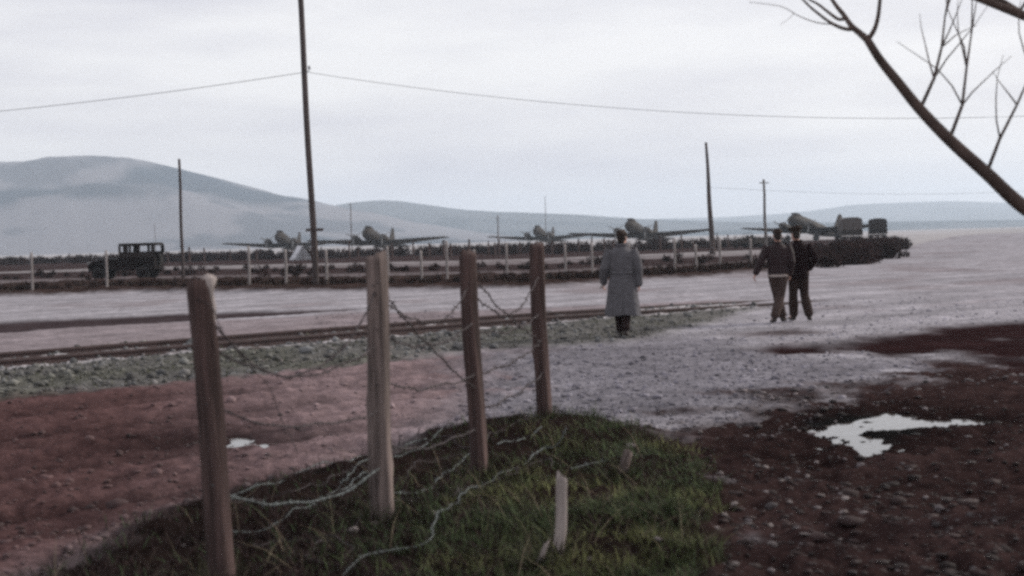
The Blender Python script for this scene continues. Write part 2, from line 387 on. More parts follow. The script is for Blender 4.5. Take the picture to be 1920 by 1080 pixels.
    for pw in PUD_W:
        wp = sstep(-.28, .30, sdf_poly(x + fbm(x, y, 2.2, 4, 31) * .30, y + fbm(x, y, 2.2, 4, 32) * .45, pw) + .10 * fbm(x, y, 9, 3, 33))
        h = h * (1 - wp) - .07 * wp; col = col * (1 - .5 * wp[..., None]); rim = sstep(-1.1, .1, sdf_poly(x + n2 * .5, y + n1 * .5, pw)); col = col * (1 - .45 * rim[..., None]); wet = np.maximum(wet, rim)
    return h, np.clip(col, .008, .8), wet, zone
def hz(x, y):
    return float(terrain(np.array([x]), np.array([y]))[0][0])
def ground(px, py):
    p = g0(px, py); p.z = hz(p.x, p.y); return p

def build_terrain():
    ys = [3.0]
    while ys[-1] < 60: ys.append(ys[-1] * 1.0068)
    while ys[-1] < 2300: ys.append(ys[-1] * 1.022)
    ys = np.array(ys)
    ts = np.concatenate([np.linspace(-.95, -.46, 30)[:-1], np.linspace(-.46, .46, 400), np.linspace(.46, .95, 30)[1:]])
    T, Y = np.meshgrid(ts, ys); X = T * Y
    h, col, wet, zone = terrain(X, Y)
    nr, nc = X.shape
    V = np.stack([X, Y, h], -1).reshape(-1, 3); C = col.reshape(-1, 3); Wt = wet.ravel()
    idx = np.arange(nr * nc).reshape(nr, nc)
    Q = np.stack([idx[:-1, :-1], idx[:-1, 1:], idx[1:, 1:], idx[1:, :-1]], -1).reshape(-1, 4)
    zq = zone[:-1, :-1].ravel()
    names = {0: 'ground_field', 1: 'gravel_road', 2: 'dirt_lane', 3: 'gravel_patch', 4: 'track_bed', 5: 'mud_ground', 6: 'grass_verge', 7: 'ditch_bank'}
    for z, nm in names.items():
        q = Q[zq == z]
        if not len(q): continue
        u, inv = np.unique(q, return_inverse=True)
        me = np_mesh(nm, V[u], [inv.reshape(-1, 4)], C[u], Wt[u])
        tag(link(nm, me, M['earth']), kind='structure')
    # the plain going on all round, under the detailed ground
    s = 16000.0
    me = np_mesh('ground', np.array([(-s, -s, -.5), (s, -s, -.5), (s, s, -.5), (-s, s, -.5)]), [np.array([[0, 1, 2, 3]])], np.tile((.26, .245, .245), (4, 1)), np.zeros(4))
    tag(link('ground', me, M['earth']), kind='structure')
build_terrain()

for zi, ((pp, lab), pw) in enumerate(zip(PUDDLES, PUD_W)):
    a = np.array(pw); c = a.mean(0); V = []
    for p in pw:
        v = np.array(p) - c; ln = np.hypot(*v); V.append((*(c + v * (1 + .6 / ln)), -.036 - .0015 * zi))
    me = np_mesh('puddle', np.array(V), [np.array([list(range(len(V)))])])
    tag(link('puddle', me, M['water'], smooth=False), lab, 'puddle', kind='structure')

# ------------------------------------------------------------------ hills
def hills():
    def ridge(name, prof, D, depth, mcol, seed, rough):
        pxs = np.array([p[0] for p in prof], float); pys = np.array([p[1] for p in prof], float)
        X = np.linspace(pxs[0], pxs[-1], 360)
        yy = np.interp(X, pxs, pys)
        k = np.ones(13) / 13; yy = np.convolve(np.pad(yy, 6, 'edge'), k, 'valid')
        top = []
        for a, b in zip(X, yy):
            p = at(a, b, D); top.append((p.x, p.y, max(p.z, .5)))
        top = np.array(top); V = []; rows = 40
        for i in range(rows):
            t = i / (rows - 1)                           # 0 foot, .62 ridge, 1 far foot
            u = t / .62
            prof_h = np.where(u < 1, np.sin(np.clip(u, 0, 1) * math.pi / 2) ** 1.5, np.clip(1 - (t - .62) / .38, 0, 1) ** 1.2)
            y = top[:, 1] + (t - .62) * depth
            n = fbm(top[:, 0], y, 1 / (depth * .16), 5, seed)
            z = top[:, 2] * prof_h * (1 + rough * n * np.sin(min(u, 1) * math.pi)) + top[:, 2] * .012 * fbm(top[:, 0], y, 1 / 40, 3, seed + 5) - 1.0 * (prof_h < .01)
            V.append(np.stack([top[:, 0] * (y / top[:, 1]), y, z], -1))
        V = np.array(V); nr, nc = V.shape[:2]; V = V.reshape(-1, 3)
        idx = np.arange(nr * nc).reshape(nr, nc)
        Q = np.stack([idx[:-1, :-1], idx[:-1, 1:], idx[1:, 1:], idx[1:, :-1]], -1).reshape(-1, 4)
        n = fbm(V[:, 0], V[:, 1], 1 / (depth * .3), 4, seed + 9)
        wood = np.clip(sstep(-.02, .16, n) + .6 * sstep(.12, .3, fbm(V[:, 0], V[:, 1], 1 / (depth * .07), 3, seed + 11)), 0, 1)[:, None]
        C = np.array(mcol[0]) * (1 - wood) + np.array(mcol[1]) * wood  # bluish slope and wood colours, with distance haze painted into them
        o = link(name, np_mesh(name, V, [Q], C, np.zeros(len(V))), M['earth'])
        tag(o, kind='structure')
    ridge('hill', [(-1500, 330), (-700, 300), (-250, 306), (0, 303), (150, 302), (240, 306), (300, 312), (340, 323), (400, 334), (470, 352), (560, 376), (610, 388), (640, 394), (720, 410), (850, 430), (1000, 446)], 2500, 1500, ((.15, .145, .16), (.010, .024, .040)), 41, .30)
    ridge('hill', [(420, 440), (520, 410), (590, 391), (640, 383), (690, 376), (760, 380), (830, 390), (900, 396), (1000, 399), (1100, 404), (1200, 411), (1300, 416), (1500, 418), (1900, 412), (2600, 405)], 3000, 1500, ((.075, .09, .105), (.015, .032, .045)), 57, .25)
    ridge('hill', [(900, 420), (1150, 412), (1350, 408), (1460, 403), (1540, 395), (1600, 385), (1680, 380), (1800, 377), (1950, 382), (2300, 392), (3000, 380)], 5200, 1900, ((.08, .095, .115), (.03, .045, .06)), 63, .2)
hills()
hb = bmesh.new()
box(hb, (0, 3000, 106), (15000, 8400, 216))
o = from_bm('haze', hb, None, smooth=False)
hm = bpy.data.materials.new('haze_air'); hm.use_nodes = True
hn = hm.node_tree; hn.nodes.clear()
ho = hn.nodes.new('ShaderNodeOutputMaterial'); hv = hn.nodes.new('ShaderNodeVolumePrincipled')
hv.inputs['Color'].default_value = (.78, .885, 1.0, 1); hv.inputs['Density'].default_value = .00023; hv.inputs['Anisotropy'].default_value = .2
hn.links.new(hv.outputs['Volume'], ho.inputs['Volume'])
o.data.materials.append(hm); tag(o, kind='stuff')

# ------------------------------------------------------------------ scatters (uncountable)
def ico():
    bm = bmesh.new(); bmesh.ops.create_icosphere(bm, subdivisions=1, radius=1)
    V = np.array([v.co[:] for v in bm.verts]); F = np.array([[v.index for v in f.verts] for f in bm.faces]); bm.free()
    return V, F
IV, IF = ico()
def scatter_stones(name, P, size, cols, flat=.6, sink=.25):
    n = len(P); k = len(IV)
    jit = 1 + RNG.uniform(-.42, .35, (n, k, 1))
    S = size[:, None, None] * np.stack([RNG.uniform(.75, 1.25, n), RNG.uniform(.75, 1.25, n), RNG.uniform(.5, 1, n) * flat / .75], -1)[:, None, :]
    V = IV[None] * jit * S
    a = RNG.uniform(0, 2 * math.pi, n); c, s = np.cos(a)[:, None], np.sin(a)[:, None]
    V = np.stack([V[..., 0] * c - V[..., 1] * s, V[..., 0] * s + V[..., 1] * c, V[..., 2]], -1)
    V += (P + np.stack([np.zeros(n), np.zeros(n), size * (flat - sink) * .6], -1))[:, None, :]
    F = (IF[None] + (np.arange(n) * k)[:, None, None]).reshape(-1, 3)
    C = np.repeat(cols, k, 0)
    o = link(name, np_mesh(name, V.reshape(-1, 3), [F], C), M['scatter'], smooth=False)
    return o
def sample(n, x0, x1, y0, y1, zones, p=1.2, keep=None):
    """points on the ground in given zones, denser near the camera"""
    u = RNG.uniform(0, 1, n); y = (y0 ** (-p) + u * (y1 ** (-p) - y0 ** (-p))) ** (-1 / p)
    x = RNG.uniform(x0, x1, n) * y
    h, c, w_, z = terrain(x, y)
    ok = np.isin(z, zones)
    if keep is not None: ok &= keep(x, y)
    return np.stack([x, y, h], -1)[ok], c[ok]

P, C = sample(38000, -.3, .45, 7.5, 34, [3, 1], .9, lambda x, y: x > -.6 - .2 * (y - 12))
tag(scatter_stones('gravel', P, RNG.gamma(1.6, .0065, len(P)) + .003, C * RNG.uniform(.55, 1.55, (len(P), 1)) * np.array((1, .99, 1.03))), 'loose grey gravel strewn over the road surface', 'gravel', kind='stuff')
P, C = sample(16000, -.45, .2, 13, 40, [4], .6)
tag(scatter_stones('ballast', P, RNG.gamma(1.2, .013, len(P)) + .006, np.minimum(C, .10) * RNG.uniform(.5, 1.9, (len(P), 1)) * np.array((1, 1.0, 1.02)), .7), 'grey track ballast lying beside the rails', 'ballast', kind='stuff')
P, C = sample(30000, -.02, .5, 6.5, 16, [5], 1.0)
e_ = -sdf_poly(P[:, 0], P[:, 1], P_gravel); k_ = RNG.uniform(0, 1, len(P)) < np.clip(.85 - .5 * e_, .035, .85) * np.clip(.6 + 1.2 * fbm(P[:, 0], P[:, 1], 1.7, 3, 92), .05, 1); P = P[k_]
tag(scatter_stones('stray_gravel', P, RNG.gamma(1.5, .0075, len(P)) + .003, np.array((.095, .080, .083)) * RNG.uniform(.3, 1.7, (len(P), 1)), .5, .3), 'grey stones trodden from the road into the mud', 'gravel', kind='stuff')
P, C = sample(9000, -.05, .5, 5.5, 13, [5], 1.0)
tag(scatter_stones('mud_clods', P, RNG.gamma(.9, .010, len(P)) + .003, C * RNG.uniform(.5, 1.3, (len(P), 1)) * np.array((1, .97, .97)), .40, .36), 'dark clods of churned mud', 'mud', kind='stuff')
P, C = sample(5000, -.5, .12, 7, 20, [2], 1.0)
tag(scatter_stones('lane_grit', P, RNG.gamma(1.1, .009, len(P)) + .003, C * RNG.uniform(.6, 1.6, (len(P), 1)), .6, .35), 'grit and small clods on the dirt lane', 'grit', kind='stuff')

def blades(name, P, height, width, cols, lean=.6):
    n = len(P); a = RNG.uniform(0, 2 * math.pi, n); b = a + RNG.normal(math.pi / 2, .5, n)
    d = np.stack([np.cos(a), np.sin(a), np.zeros(n)], -1) * width[:, None]
    ln = np.stack([np.cos(b), np.sin(b), np.zeros(n)], -1) * (height * RNG.uniform(.1, lean * 1.6, n))[:, None]
    up = np.stack([np.zeros(n), np.zeros(n), height], -1)
    V = np.stack([P - d, P + d, P + up * .6 + ln * .45 + d * .7, P + up * .6 + ln * .45 - d * .7, P + up * RNG.uniform(.8, 1.1, (n, 1)) + ln * 1.2], 1)
    i0 = np.arange(n)[:, None] * 5
    Q = i0 + np.array([[0, 1, 2, 3]]); T = i0 + np.array([[3, 2, 4]])
    return link(name, np_mesh(name, V.reshape(-1, 3), [Q, T], np.repeat(cols, 5, 0)), M['blades'], smooth=False)
P, C = sample(230000, -.55, .18, 5.2, 13.5, [6, 5, 2], 1.0, lambda x, y: sdf_poly(x + fbm(x, y, 1.5, 4, 80) * .35, y + fbm(x, y, 1.5, 4, 81) * .35, P_grass) + .12 * fbm(x, y, 6, 2, 82) > -.06)
n = len(P); t = fbm(P[:, 0], P[:, 1], 1.3, 4, 77)
sd_ = sdf_poly(P[:, 0], P[:, 1], P_grass)
right = sstep(-1.3, .25, P[:, 0] - .10 * (P[:, 1] - 8) + .5 * fbm(P[:, 0], P[:, 1], .9, 3, 83))                     # living turf on the gravel side, dead and muddy on the lane side
yel = np.clip(sstep(.0, .45, t) + .3 * RNG.uniform(0, 1, n), 0, 1) * right
gc = np.array((.031, .049, .021))[None] * (1 - yel[:, None]) + np.array((.115, .118, .048))[None] * yel[:, None]
gc = gc * RNG.uniform(.5, 1.6, (n, 1)); dead = RNG.uniform(0, 1, n) < .85 - .62 * right; gc[dead] = np.array((.019, .0105, .010)) * RNG.uniform(.6, 1.8, (dead.sum(), 1))
keep_ = np.clip((.15 + .85 * right) * (.55 + 1.2 * fbm(P[:, 0], P[:, 1], 2.6, 4, 78)) + .08, .03, 1) * (1 - .5 * sstep(.15, -.1, sd_))
thin = RNG.uniform(0, 1, n) < keep_
hgt = (RNG.gamma(3.2, .011, n) + .010) * (1 + .9 * sstep(.1, .6, fbm(P[:, 0], P[:, 1], 4, 3, 79)))
tag(blades('verge_grass', P[thin], hgt[thin], RNG.uniform(.0016, .0042, n)[thin], gc[thin], 1.1), 'short dull green winter grass round the wire fence', 'grass', kind='stuff')
# dry stalks standing and lying in the turf
k_ = RNG.uniform(0, 1, n) < .006 * (.4 + right)
tag(blades('dry_stalks', P[k_], RNG.uniform(.08, .22, k_.sum()), RNG.uniform(.0015, .003, k_.sum()), np.array((.12, .095, .065)) * RNG.uniform(.5, 1.5, (k_.sum(), 1)), 1.6), 'straggling dry stalks in the verge grass', 'grass', kind='stuff')
P, C = sample(16000, -.5, .33, 14, 75, [4, 7], .35, lambda x, y: fbm(x, y, .8, 3, 90) > -.15)
gc = np.where((P[:, 1] > 42)[:, None], np.array((.055, .045, .034)), np.array((.055, .057, .038))) * RNG.uniform(.5, 1.5, (len(P), 1))
tag(blades('rough_grass', P, RNG.uniform(.05, .16, len(P)) * np.where(P[:, 1] > 42, 2.4, .4), RNG.uniform(.006, .014, len(P)), gc), 'rough dead grass along the ditch bank and track', 'grass', kind='stuff')

def twig_cloud(centres, sizes, per, cols, leaf):
    """fine twig-like triangles filling clumps"""
    n = len(centres)
    P = np.repeat(centres, per, 0); S = np.repeat(sizes, per, 0)
    d = RNG.normal(0, 1, (n * per, 3)); d /= np.linalg.norm(d, axis=1)[:, None]; d *= (RNG.uniform(0, 1, (n * per, 1)) ** .45)
    d[:, 2] = np.abs(d[:, 2])
    Q = P + d * S
    a = RNG.normal(0, 1, (n * per, 3)); a[:, 2] = np.abs(a[:, 2]) + .8; a /= np.linalg.norm(a, axis=1)[:, None]
    b = RNG.normal(0, 1, (n * per, 3)); b /= np.linalg.norm(b, axis=1)[:, None]
    s = leaf * RNG.uniform(.5, 1.6, (n * per, 1))
    V = np.stack([Q - b * s * .22, Q + b * s * .22, Q + a * s], 1).reshape(-1, 3)
    F = np.arange(len(V)).reshape(-1, 3)
    C = np.repeat(np.repeat(cols, per, 0) * RNG.uniform(.6, 1.5, (n * per, 1)), 3, 0)
    return V, F, C
def scrub_line(name, pts, n, hgt, spread, per, leaf, col, label, cat):
    pts = [g0(*p) for p in pts]; seg = np.array([(p.x, p.y) for p in pts])
    ln = np.r_[0, np.cumsum(np.hypot(*np.diff(seg, axis=0).T))]
    t = RNG.uniform(0, ln[-1], n)
    x = np.interp(t, ln, seg[:, 0]) + RNG.normal(0, spread[0], n); y = np.interp(t, ln, seg[:, 1]) + RNG.normal(0, spread[1], n)
    s = RNG.uniform(.5, 1.25, n)[:, None] * np.array((hgt * .9, hgt * .9, hgt))
    cols = np.array(col)[None] * RNG.uniform(.6, 1.5, (n, 1))
    V, F, C = twig_cloud(np.stack([x, y, np.zeros(n)], -1), s, per, cols, leaf)
    return tag(link(name, np_mesh(name, V, [F], C), M['twigs'], smooth=False), label, cat, kind='stuff')
scrub_line('scrub', [(-300, 506), (240, 489), (500, 486), (700, 480), (1000, 474), (1300, 464), (1450, 460)], 520, 1.0, (2, 10), 150, .38, (.022, .013, .013), 'low dark scrub along the edge of the airfield', 'scrub')
scrub_line('ditch_weeds', [(-400, 566), (240, 543), (700, 539), (1000, 534), (1300, 516), (1420, 506)], 420, .34, (.5, .9), 80, .16, (.026, .016, .014), 'dark weeds growing on the ditch bank', 'weeds')
scrub_line('scattered_weeds', [(-400, 530), (240, 515), (700, 509), (1000, 503), (1300, 491), (1450, 484)], 170, .38, (4, 6), 70, .2, (.026, .016, .015), 'sparse dark weed clumps between the far fence and the scrub', 'weeds')
hedge = scrub_line('roadside_hedge', [(1512, 500), (1530, 498), (1570, 492), (1610, 484), (1645, 473), (1670, 462)], 170, .80, (.9, 1.8), 420, .24, (.028, .016, .015), 'dark leafless hedge bank along the bend of the road', 'hedge')
scrub_line('roadside_hedge', [(1560, 475), (1600, 468), (1640, 462)], 40, .8, (1.2, 2.0), 240, .3, (.026, .015, .015), 'thin dark hedge in front of the covered trucks', 'hedge')
# ------------------------------------------------------------------ railway track
def build_track():
    a = Vector((_ta.x, _ta.y, 0)); root = empty('railway_track', a, 0, 'rusty railway track with two rails half sunk in the yard', 'railway track')
    L0, L1 = -16.0, 19.0
    ang = math.atan2(TDIR.y, TDIR.x)
    prof = [(-.07, 0), (.07, 0), (.07, .012), (.012, .03), (.012, .10), (.035, .112), (.035, .148), (-.035, .148), (-.035, .112), (-.012, .10), (-.012, .03), (-.07, .012)]
    for s in (-.7175, .7175):
        bm = bmesh.new(); prev = None; n = 50
        for i in range(n + 1):
            l = L0 + (L1 - L0) * i / n
            sink = .05 + .17 * max(0, (l - 8) / 11) ** 1.3
            ring = []
            for (u, z) in prof:
                p = TDIR * l + TPERP * (s + u); ring.append(bm.verts.new((p.x, p.y, z + .055 - sink + .012)))
            if prev:
                for k in range(len(prof)):
                    bm.faces.new((prev[k], prev[(k + 1) % len(prof)], ring[(k + 1) % len(prof)], ring[k]))
            else: bm.faces.new(ring[::-1])
            prev = ring
        bm.faces.new(prev)
        from_bm('rail', bm, M['rail'], root, False)
    bm = bmesh.new(); box(bm, (0, 0, 0), (2.5, .24, .14)); bmesh.ops.bevel(bm, geom=bm.edges[:], offset=.012, segments=1)
    me = None
    l = L0
    while l < 16:
        if me is None:
            o = from_bm('sleeper', bm, M['sleeper'], root, False); me = o.data
        else:
            o = bpy.data.objects.new('sleeper', me); COL.objects.link(o); o.parent = root
        p = TDIR * l; wp = a + p
        o.location = (p.x, p.y, hz(wp.x, wp.y) - .088 - max(0, l - 6) * .004)
        o.rotation_euler = (0, 0, ang + math.pi / 2 + random.uniform(-.03, .03))
        l += .66 + random.uniform(-.03, .03)
build_track()

# ------------------------------------------------------------------ fence posts
def post_mesh(name, L, r0, r1, seed, splinter=False, seg=36, bend=0.0):
    bm = bmesh.new(); rn = random.Random(seed); rings = []; n = 44 if seg > 12 else 12
    knots = [(rn.uniform(0, 6.28), rn.uniform(.15, .95), rn.uniform(.05, .11)) for _ in range(5)]; cracks = [(rn.uniform(0, 6.28), rn.uniform(.3, .9), rn.uniform(.2, .5)) for _ in range(7)]
    for i in range(n + 1):
        t = i / n; z = -.25 + (L + .25) * t; ring = []
        cx = bend * math.sin(t * 3.1) + .006 * math.sin(t * 7 + seed); cy = .005 * math.cos(t * 6 + seed)
        for k in range(seg):
            a = 2 * math.pi * k / seg
            r = (r0 + (r1 - r0) * t) * (1 + .035 * math.sin(a * 2 + seed + t * 2) + .05 * math.sin(a * 5 + seed * 2 + t * 5) + rn.uniform(-.014, .014))
            for (ka, kt, kh) in knots: r += kh * r0 * 1.6 * math.exp(-((math.sin((a - ka) / 2) * 2) ** 2) * 9 - ((t - kt) * L / .05) ** 2)
            for (ca, ct, cl) in cracks: r -= .07 * r0 * math.exp(-((math.sin((a - ca - .3 * math.sin(t * 4 + ca)) / 2) * 2 / .10) ** 2)) * max(0, 1 - ((t - ct) / cl) ** 2)
            zz = z
            if i == n: zz += .02 * math.sin(a + seed) + rn.uniform(-.012, .012); r *= .93
            ring.append(bm.verts.new((cx + r * math.cos(a), cy + r * math.sin(a), zz)))
        rings.append(ring)
    for i in range(n):
        for k in range(seg): bm.faces.new((rings[i][k], rings[i][(k + 1) % seg], rings[i + 1][(k + 1) % seg], rings[i + 1][k]))
    c = bm.verts.new((0, 0, L - .012))
    for k in range(seg): bm.faces.new((rings[n][k], rings[n][(k + 1) % seg], c))
    bm.faces.new(rings[0][::-1])
    bmesh.ops.recalc_face_normals(bm, faces=bm.faces)
    me = bpy.data.meshes.new(name); bm.to_mesh(me); bm.free(); return me
def lean_to(o, base, top):
    d = (top - base).normalized(); o.location = base; o.rotation_mode = 'QUATERNION'
    o.rotation_quaternion = Vector((0, 0, 1)).rotation_difference(d)
NEAR = []
def near_post(bpx, tpx, w_px, material, label, seed, splinter=False, name='fence_post', cat='fence post', bend=0.0, taper=.94):
    b = ground(*bpx); d = depth_of(b); t = at(tpx[0], tpx[1], d); L = (t - b).length; r = w_px * d / FPX / 2
    me = post_mesh(name, L, r, r * taper, seed, bend=bend)
    if splinter:
        root = empty(name, (0, 0, 0), 0, label, cat); lean_to(root, b, t)
        link('shaft', me, material, root)
        bm = bmesh.new()
        tube(bm, [(r * .45, -.01, L - .16), (r * .62, -.015, L - .02), (r * .72, -.015, L + .012), (r * .62, 0, L + .03)], [.016, .034, .036, .018], 8)
        tube(bm, [(r * .7, .0, L - .28), (r * .78, -.01, L - .12), (r * .8, -.01, L - .06)], [.008, .016, .006], 7)
        for v in bm.verts: v.co += Vector((random.uniform(-.005, .005), random.uniform(-.005, .005), random.uniform(-.008, .008)))
        from_bm('splinter', bm, M['post_pale'], root)
    else:
        root = tag(link(name, me, material), label, cat); lean_to(root, b, t)
    root['group'] = 'posts of the broken wire fence' if name == 'fence_post' else 'stakes in the grass verge'
    NEAR.append((b, t, r)); return root
near_post((419, 1118), (375, 531), 52, M['post_dark'], 'thick dark fence post with a pale splinter on its broken top', 3, True)
near_post((719, 1006), (703, 478), 44, M['post'], 'grey-brown fence post with pale stones lying at its foot', 8)
near_post((898, 905), (877, 473), 33, M['post_dark'], 'dark fence post standing between the stone-footed post and the end post', 12)
near_post((1020, 803), (1006, 458), 29, M['post_dark'], 'slim end fence post on the far edge of the grass verge', 19)
near_post((1038, 1062), (1055, 893), 23, M['post_pale'], 'short pale bowed stake stuck in the grass', 23, name='wooden_stake', cat='stake', bend=.018, taper=.9)
near_post((1004, 1092), (1023, 1018), 12, M['post_pale'], 'thin pale stick leaning beside the bowed stake', 27, name='wooden_stake', cat='stake', taper=.7)
near_post((1164, 928), (1180, 848), 19, M['post'], 'squat brown stub of a stake where grass meets mud', 29, name='wooden_stake', cat='stake')

# tufts and soil packed round the feet of posts and stakes
TP = []; TB = []
for (b_, t_, r_) in NEAR:
    for _ in range(170):
        a_ = random.uniform(0, 6.283); q_ = r_ * random.uniform(.9, 2.6); x_, y_ = b_.x + q_ * math.cos(a_), b_.y + q_ * math.sin(a_)
        TP.append((x_, y_, b_.z - .01))
TP = np.array(TP); TP[:, 2] = terrain(TP[:, 0], TP[:, 1])[0] - .005
tag(blades('post_tufts', TP, RNG.gamma(3, .025, len(TP)) + .02, RNG.uniform(.002, .0042, len(TP)), np.where(RNG.uniform(0, 1, (len(TP), 1)) < .5, np.array((.055, .048, .030)), np.array((.030, .036, .018))) * RNG.uniform(.5, 1.5, (len(TP), 1)), 1.0), 'longer grass tufts round the feet of the posts', 'grass', kind='stuff')
# ------------------------------------------------------------------ barbed wire
def spline(pts, n):
    pts = [Vector(p) for p in pts]; out_ = []
    P = [pts[0] * 2 - pts[1]] + pts + [pts[-1] * 2 - pts[-2]]
    for i in range(1, len(P) - 2):
        for k in range(n):
            t = k / n; a, b, c, d = P[i - 1], P[i], P[i + 1], P[i + 2]
            out_.append(.5 * ((2 * b) + (c - a) * t + (2 * a - 5 * b + 4 * c - d) * t * t + (3 * b - a - 3 * c + d) * t ** 3))
    out_.append(pts[-1]); return out_
def resample(pts, step):
    out_ = [pts[0]]; acc = 0
    for a, b in zip(pts, pts[1:]):
        l = (b - a).length; s = step - acc
        while s <= l:
            out_.append(a.lerp(b, s / l)); s += step
        acc = (acc + l) % step if l else acc
    return out_
def barbed(pts, r, label, material, twist=True, jitter=.011, group='strands of the broken wire fence', step=.02, barb_gap=.11, barb=.022):
    P = resample(spline(pts, 12), step); rn = random.Random(len(label) + len(P))
    ph = [rn.uniform(0, 6) for _ in range(6)]
    P = [p + Vector((math.sin(i * .13 + ph[0]) + .6 * math.sin(i * .41 + ph[1]), math.sin(i * .17 + ph[2]), math.sin(i * .15 + ph[3]) + .5 * math.sin(i * .37 + ph[4]))) * jitter for i, p in enumerate(P)]
    bm = bmesh.new()
    if twist:
        for k in (0, 1):
            Q = []
            for i, p in enumerate(P):
                t = (P[min(i + 1, len(P) - 1)] - P[max(i - 1, 0)]).normalized(); a = t.cross(Vector((0, 0, 1))); a = a.normalized() if a.length > 1e-3 else Vector((1, 0, 0)); b = t.cross(a)
                an = i * step / .05 * math.pi + k * math.pi
                Q.append(p + (a * math.cos(an) + b * math.sin(an)) * r * .8)
            tube(bm, Q, [r] * len(Q), 5, dome=False)
    else:
        tube(bm, P, [r] * len(P), 5, dome=False)
    o = from_bm('barbed_wire', bm, material); tag(o, label, 'barbed wire', group)
    bm = bmesh.new(); g = max(1, int(barb_gap / step))
    for i in range(g, len(P) - 1, g):
        for k in range(2):
            d = Vector((rn.uniform(-1, 1), rn.uniform(-1, 1), rn.uniform(-1, 1))).normalized() * barb
            tube(bm, [P[i] - d, P[i] + d], [r * .6, r * .6], 4, dome=False)
    if len(bm.verts):
        tag(from_bm('barbs', bm, material, o), kind='stuff')
    return o
def post_pt(i, frac, side=0.0):
    b, t, r = NEAR[i]; return b.lerp(t, frac) + Vector((side * r, -r * .95, 0))
def span(i, j, fi, fj, sag, label, r=.0036, material=None, jit=.009, twist=True):
    a = post_pt(i, fi); b = post_pt(j, fj); pts = []
    for k in range(7):
        t = k / 6; p = a.lerp(b, t); p.z -= sag * 4 * t * (1 - t); pts.append(p)
    return barbed(pts, r, label, material or M['wire_dark'], twist, jit)
def gpath(pts, lift=.02):
    q = []
    for p in pts:
        v = ground(p[0], p[1]); v.z += (p[2] if len(p) > 2 else lift); q.append(v)
    return q
# strands lying slack on the verge
barbed(gpath([(395, 1046), (440, 1032), (500, 1018), (545, 990), (590, 968), (640, 932), (672, 900), (700, 882)]), .0025, 'pale slack wire strand lying between the splintered post and the stone-footed post', M['wire'])
q = gpath([(640, 1110), (695, 1072), (760, 1054), (802, 1044), (832, 1000), (890, 942), (960, 897), (1020, 864)], .03)
dq = depth_of(q[-1]); q += [at(1046, 830, dq), at(1062, 800, dq)]
barbed(q, .0027, 'long pale twisted wire strand crossing the grass with one end raised', M['wire'])
barbed(gpath([(430, 962), (460, 948), (520, 930), (555, 905), (610, 892), (660, 868), (700, 852), (800, 836)]), .0028, 'thin wire strand along the lane side of the verge', M['wire'])
barbed(gpath([(640, 950), (700, 905), (740, 872), (790, 850), (830, 826)]), .0028, 'pale wire strand passing behind the stone-footed post', M['wire'])
barbed(gpath([(745, 962), (790, 945), (830, 915), (870, 882), (905, 862)]), .003, 'pale wire strand running up to the foot of the dark middle post', M['wire'])
barbed(gpath([(930, 856), (985, 838), (1020, 828)]), .0028, 'short wire strand in the grass below the end post', M['wire'])
barbed(gpath([(1066, 890), (1110, 880), (1160, 872), (1230, 880)]), .0026, 'short wire strand reaching from the bowed stake towards the stub', M['wire'])
barbed(gpath([(470, 1075), (520, 1048), (600, 1040), (655, 1060), (640, 1085), (585, 1080), (600, 1052), (690, 1010)], .03), .0022, 'tangled wire loop in the dark grass short of the stone-footed post', M['wire_dark'], True, .02)
barbed(gpath([(420, 990), (500, 960), (560, 960), (620, 925), (690, 915), (740, 925), (800, 890), (870, 880)], .05), .0022, 'thin rusty strand snaking between the feet of the fence posts', M['wire_dark'], True, .02)
barbed(gpath([(730, 990), (800, 960), (850, 965), (900, 930), (960, 920), (1010, 885), (1040, 900)], .03), .0022, 'thin rusty strand from the stone-footed post to the bowed stake', M['wire_dark'], True, .02)
barbed(gpath([(730, 868), (780, 846), (840, 842), (885, 856), (940, 832), (1000, 812)], .04), .0022, 'thin rusty strand along the crest of the verge to the end post', M['wire_dark'], True, .02)
# hanging strands
span(0, 1, .94, .86, .42, 'drooping top wire between the splintered post and the stone-footed post')
span(0, 1, .60, .42, .10, 'low taut wire between the splintered post and the stone-footed post')
span(0, 1, .33, .20, .14, 'lowest sagging wire between the splintered post and the stone-footed post', .003, M['wire'])
span(1, 2, .88, .84, .22, 'deeply sagging top wire between the stone-footed post and the dark middle post')
span(1, 2, .52, .46, .06, 'middle wire between the stone-footed post and the dark middle post')
span(1, 2, .27, .22, .05, 'lower wire between the stone-footed post and the dark middle post')
span(2, 3, .86, .82, .28, 'deeply sagging top wire between the dark middle post and the end post')
span(2, 3, .66, .60, .08, 'second wire between the dark middle post and the end post')
span(2, 3, .30, .26, .05, 'lower wire between the dark middle post and the end post')
span(0, 1, .80, .66, .16, 'second wire from the top between the splintered post and the stone-footed post')
span(1, 2, .72, .68, .12, 'second wire from the top between the stone-footed post and the dark middle post')
span(1, 2, .90, .40, .04, 'slanting wire crossing from high on the stone-footed post to low on the dark middle post')
span(2, 3, .90, .44, .03, 'slanting wire crossing from high on the dark middle post to low on the end post')
span(2, 3, .46, .44, .05, 'middle wire between the dark middle post and the end post')
b0 = post_pt(0, .95)
dd = depth_of(b0)
barbed([b0, at(405, 580, dd), at(425, 640, dd + .1), at(470, 690, dd + .2), at(520, 760, dd + .3), at(560, 850, dd + .35)], .0025, 'broken wire end dangling from the top of the splintered post', M['wire_dark'], False)

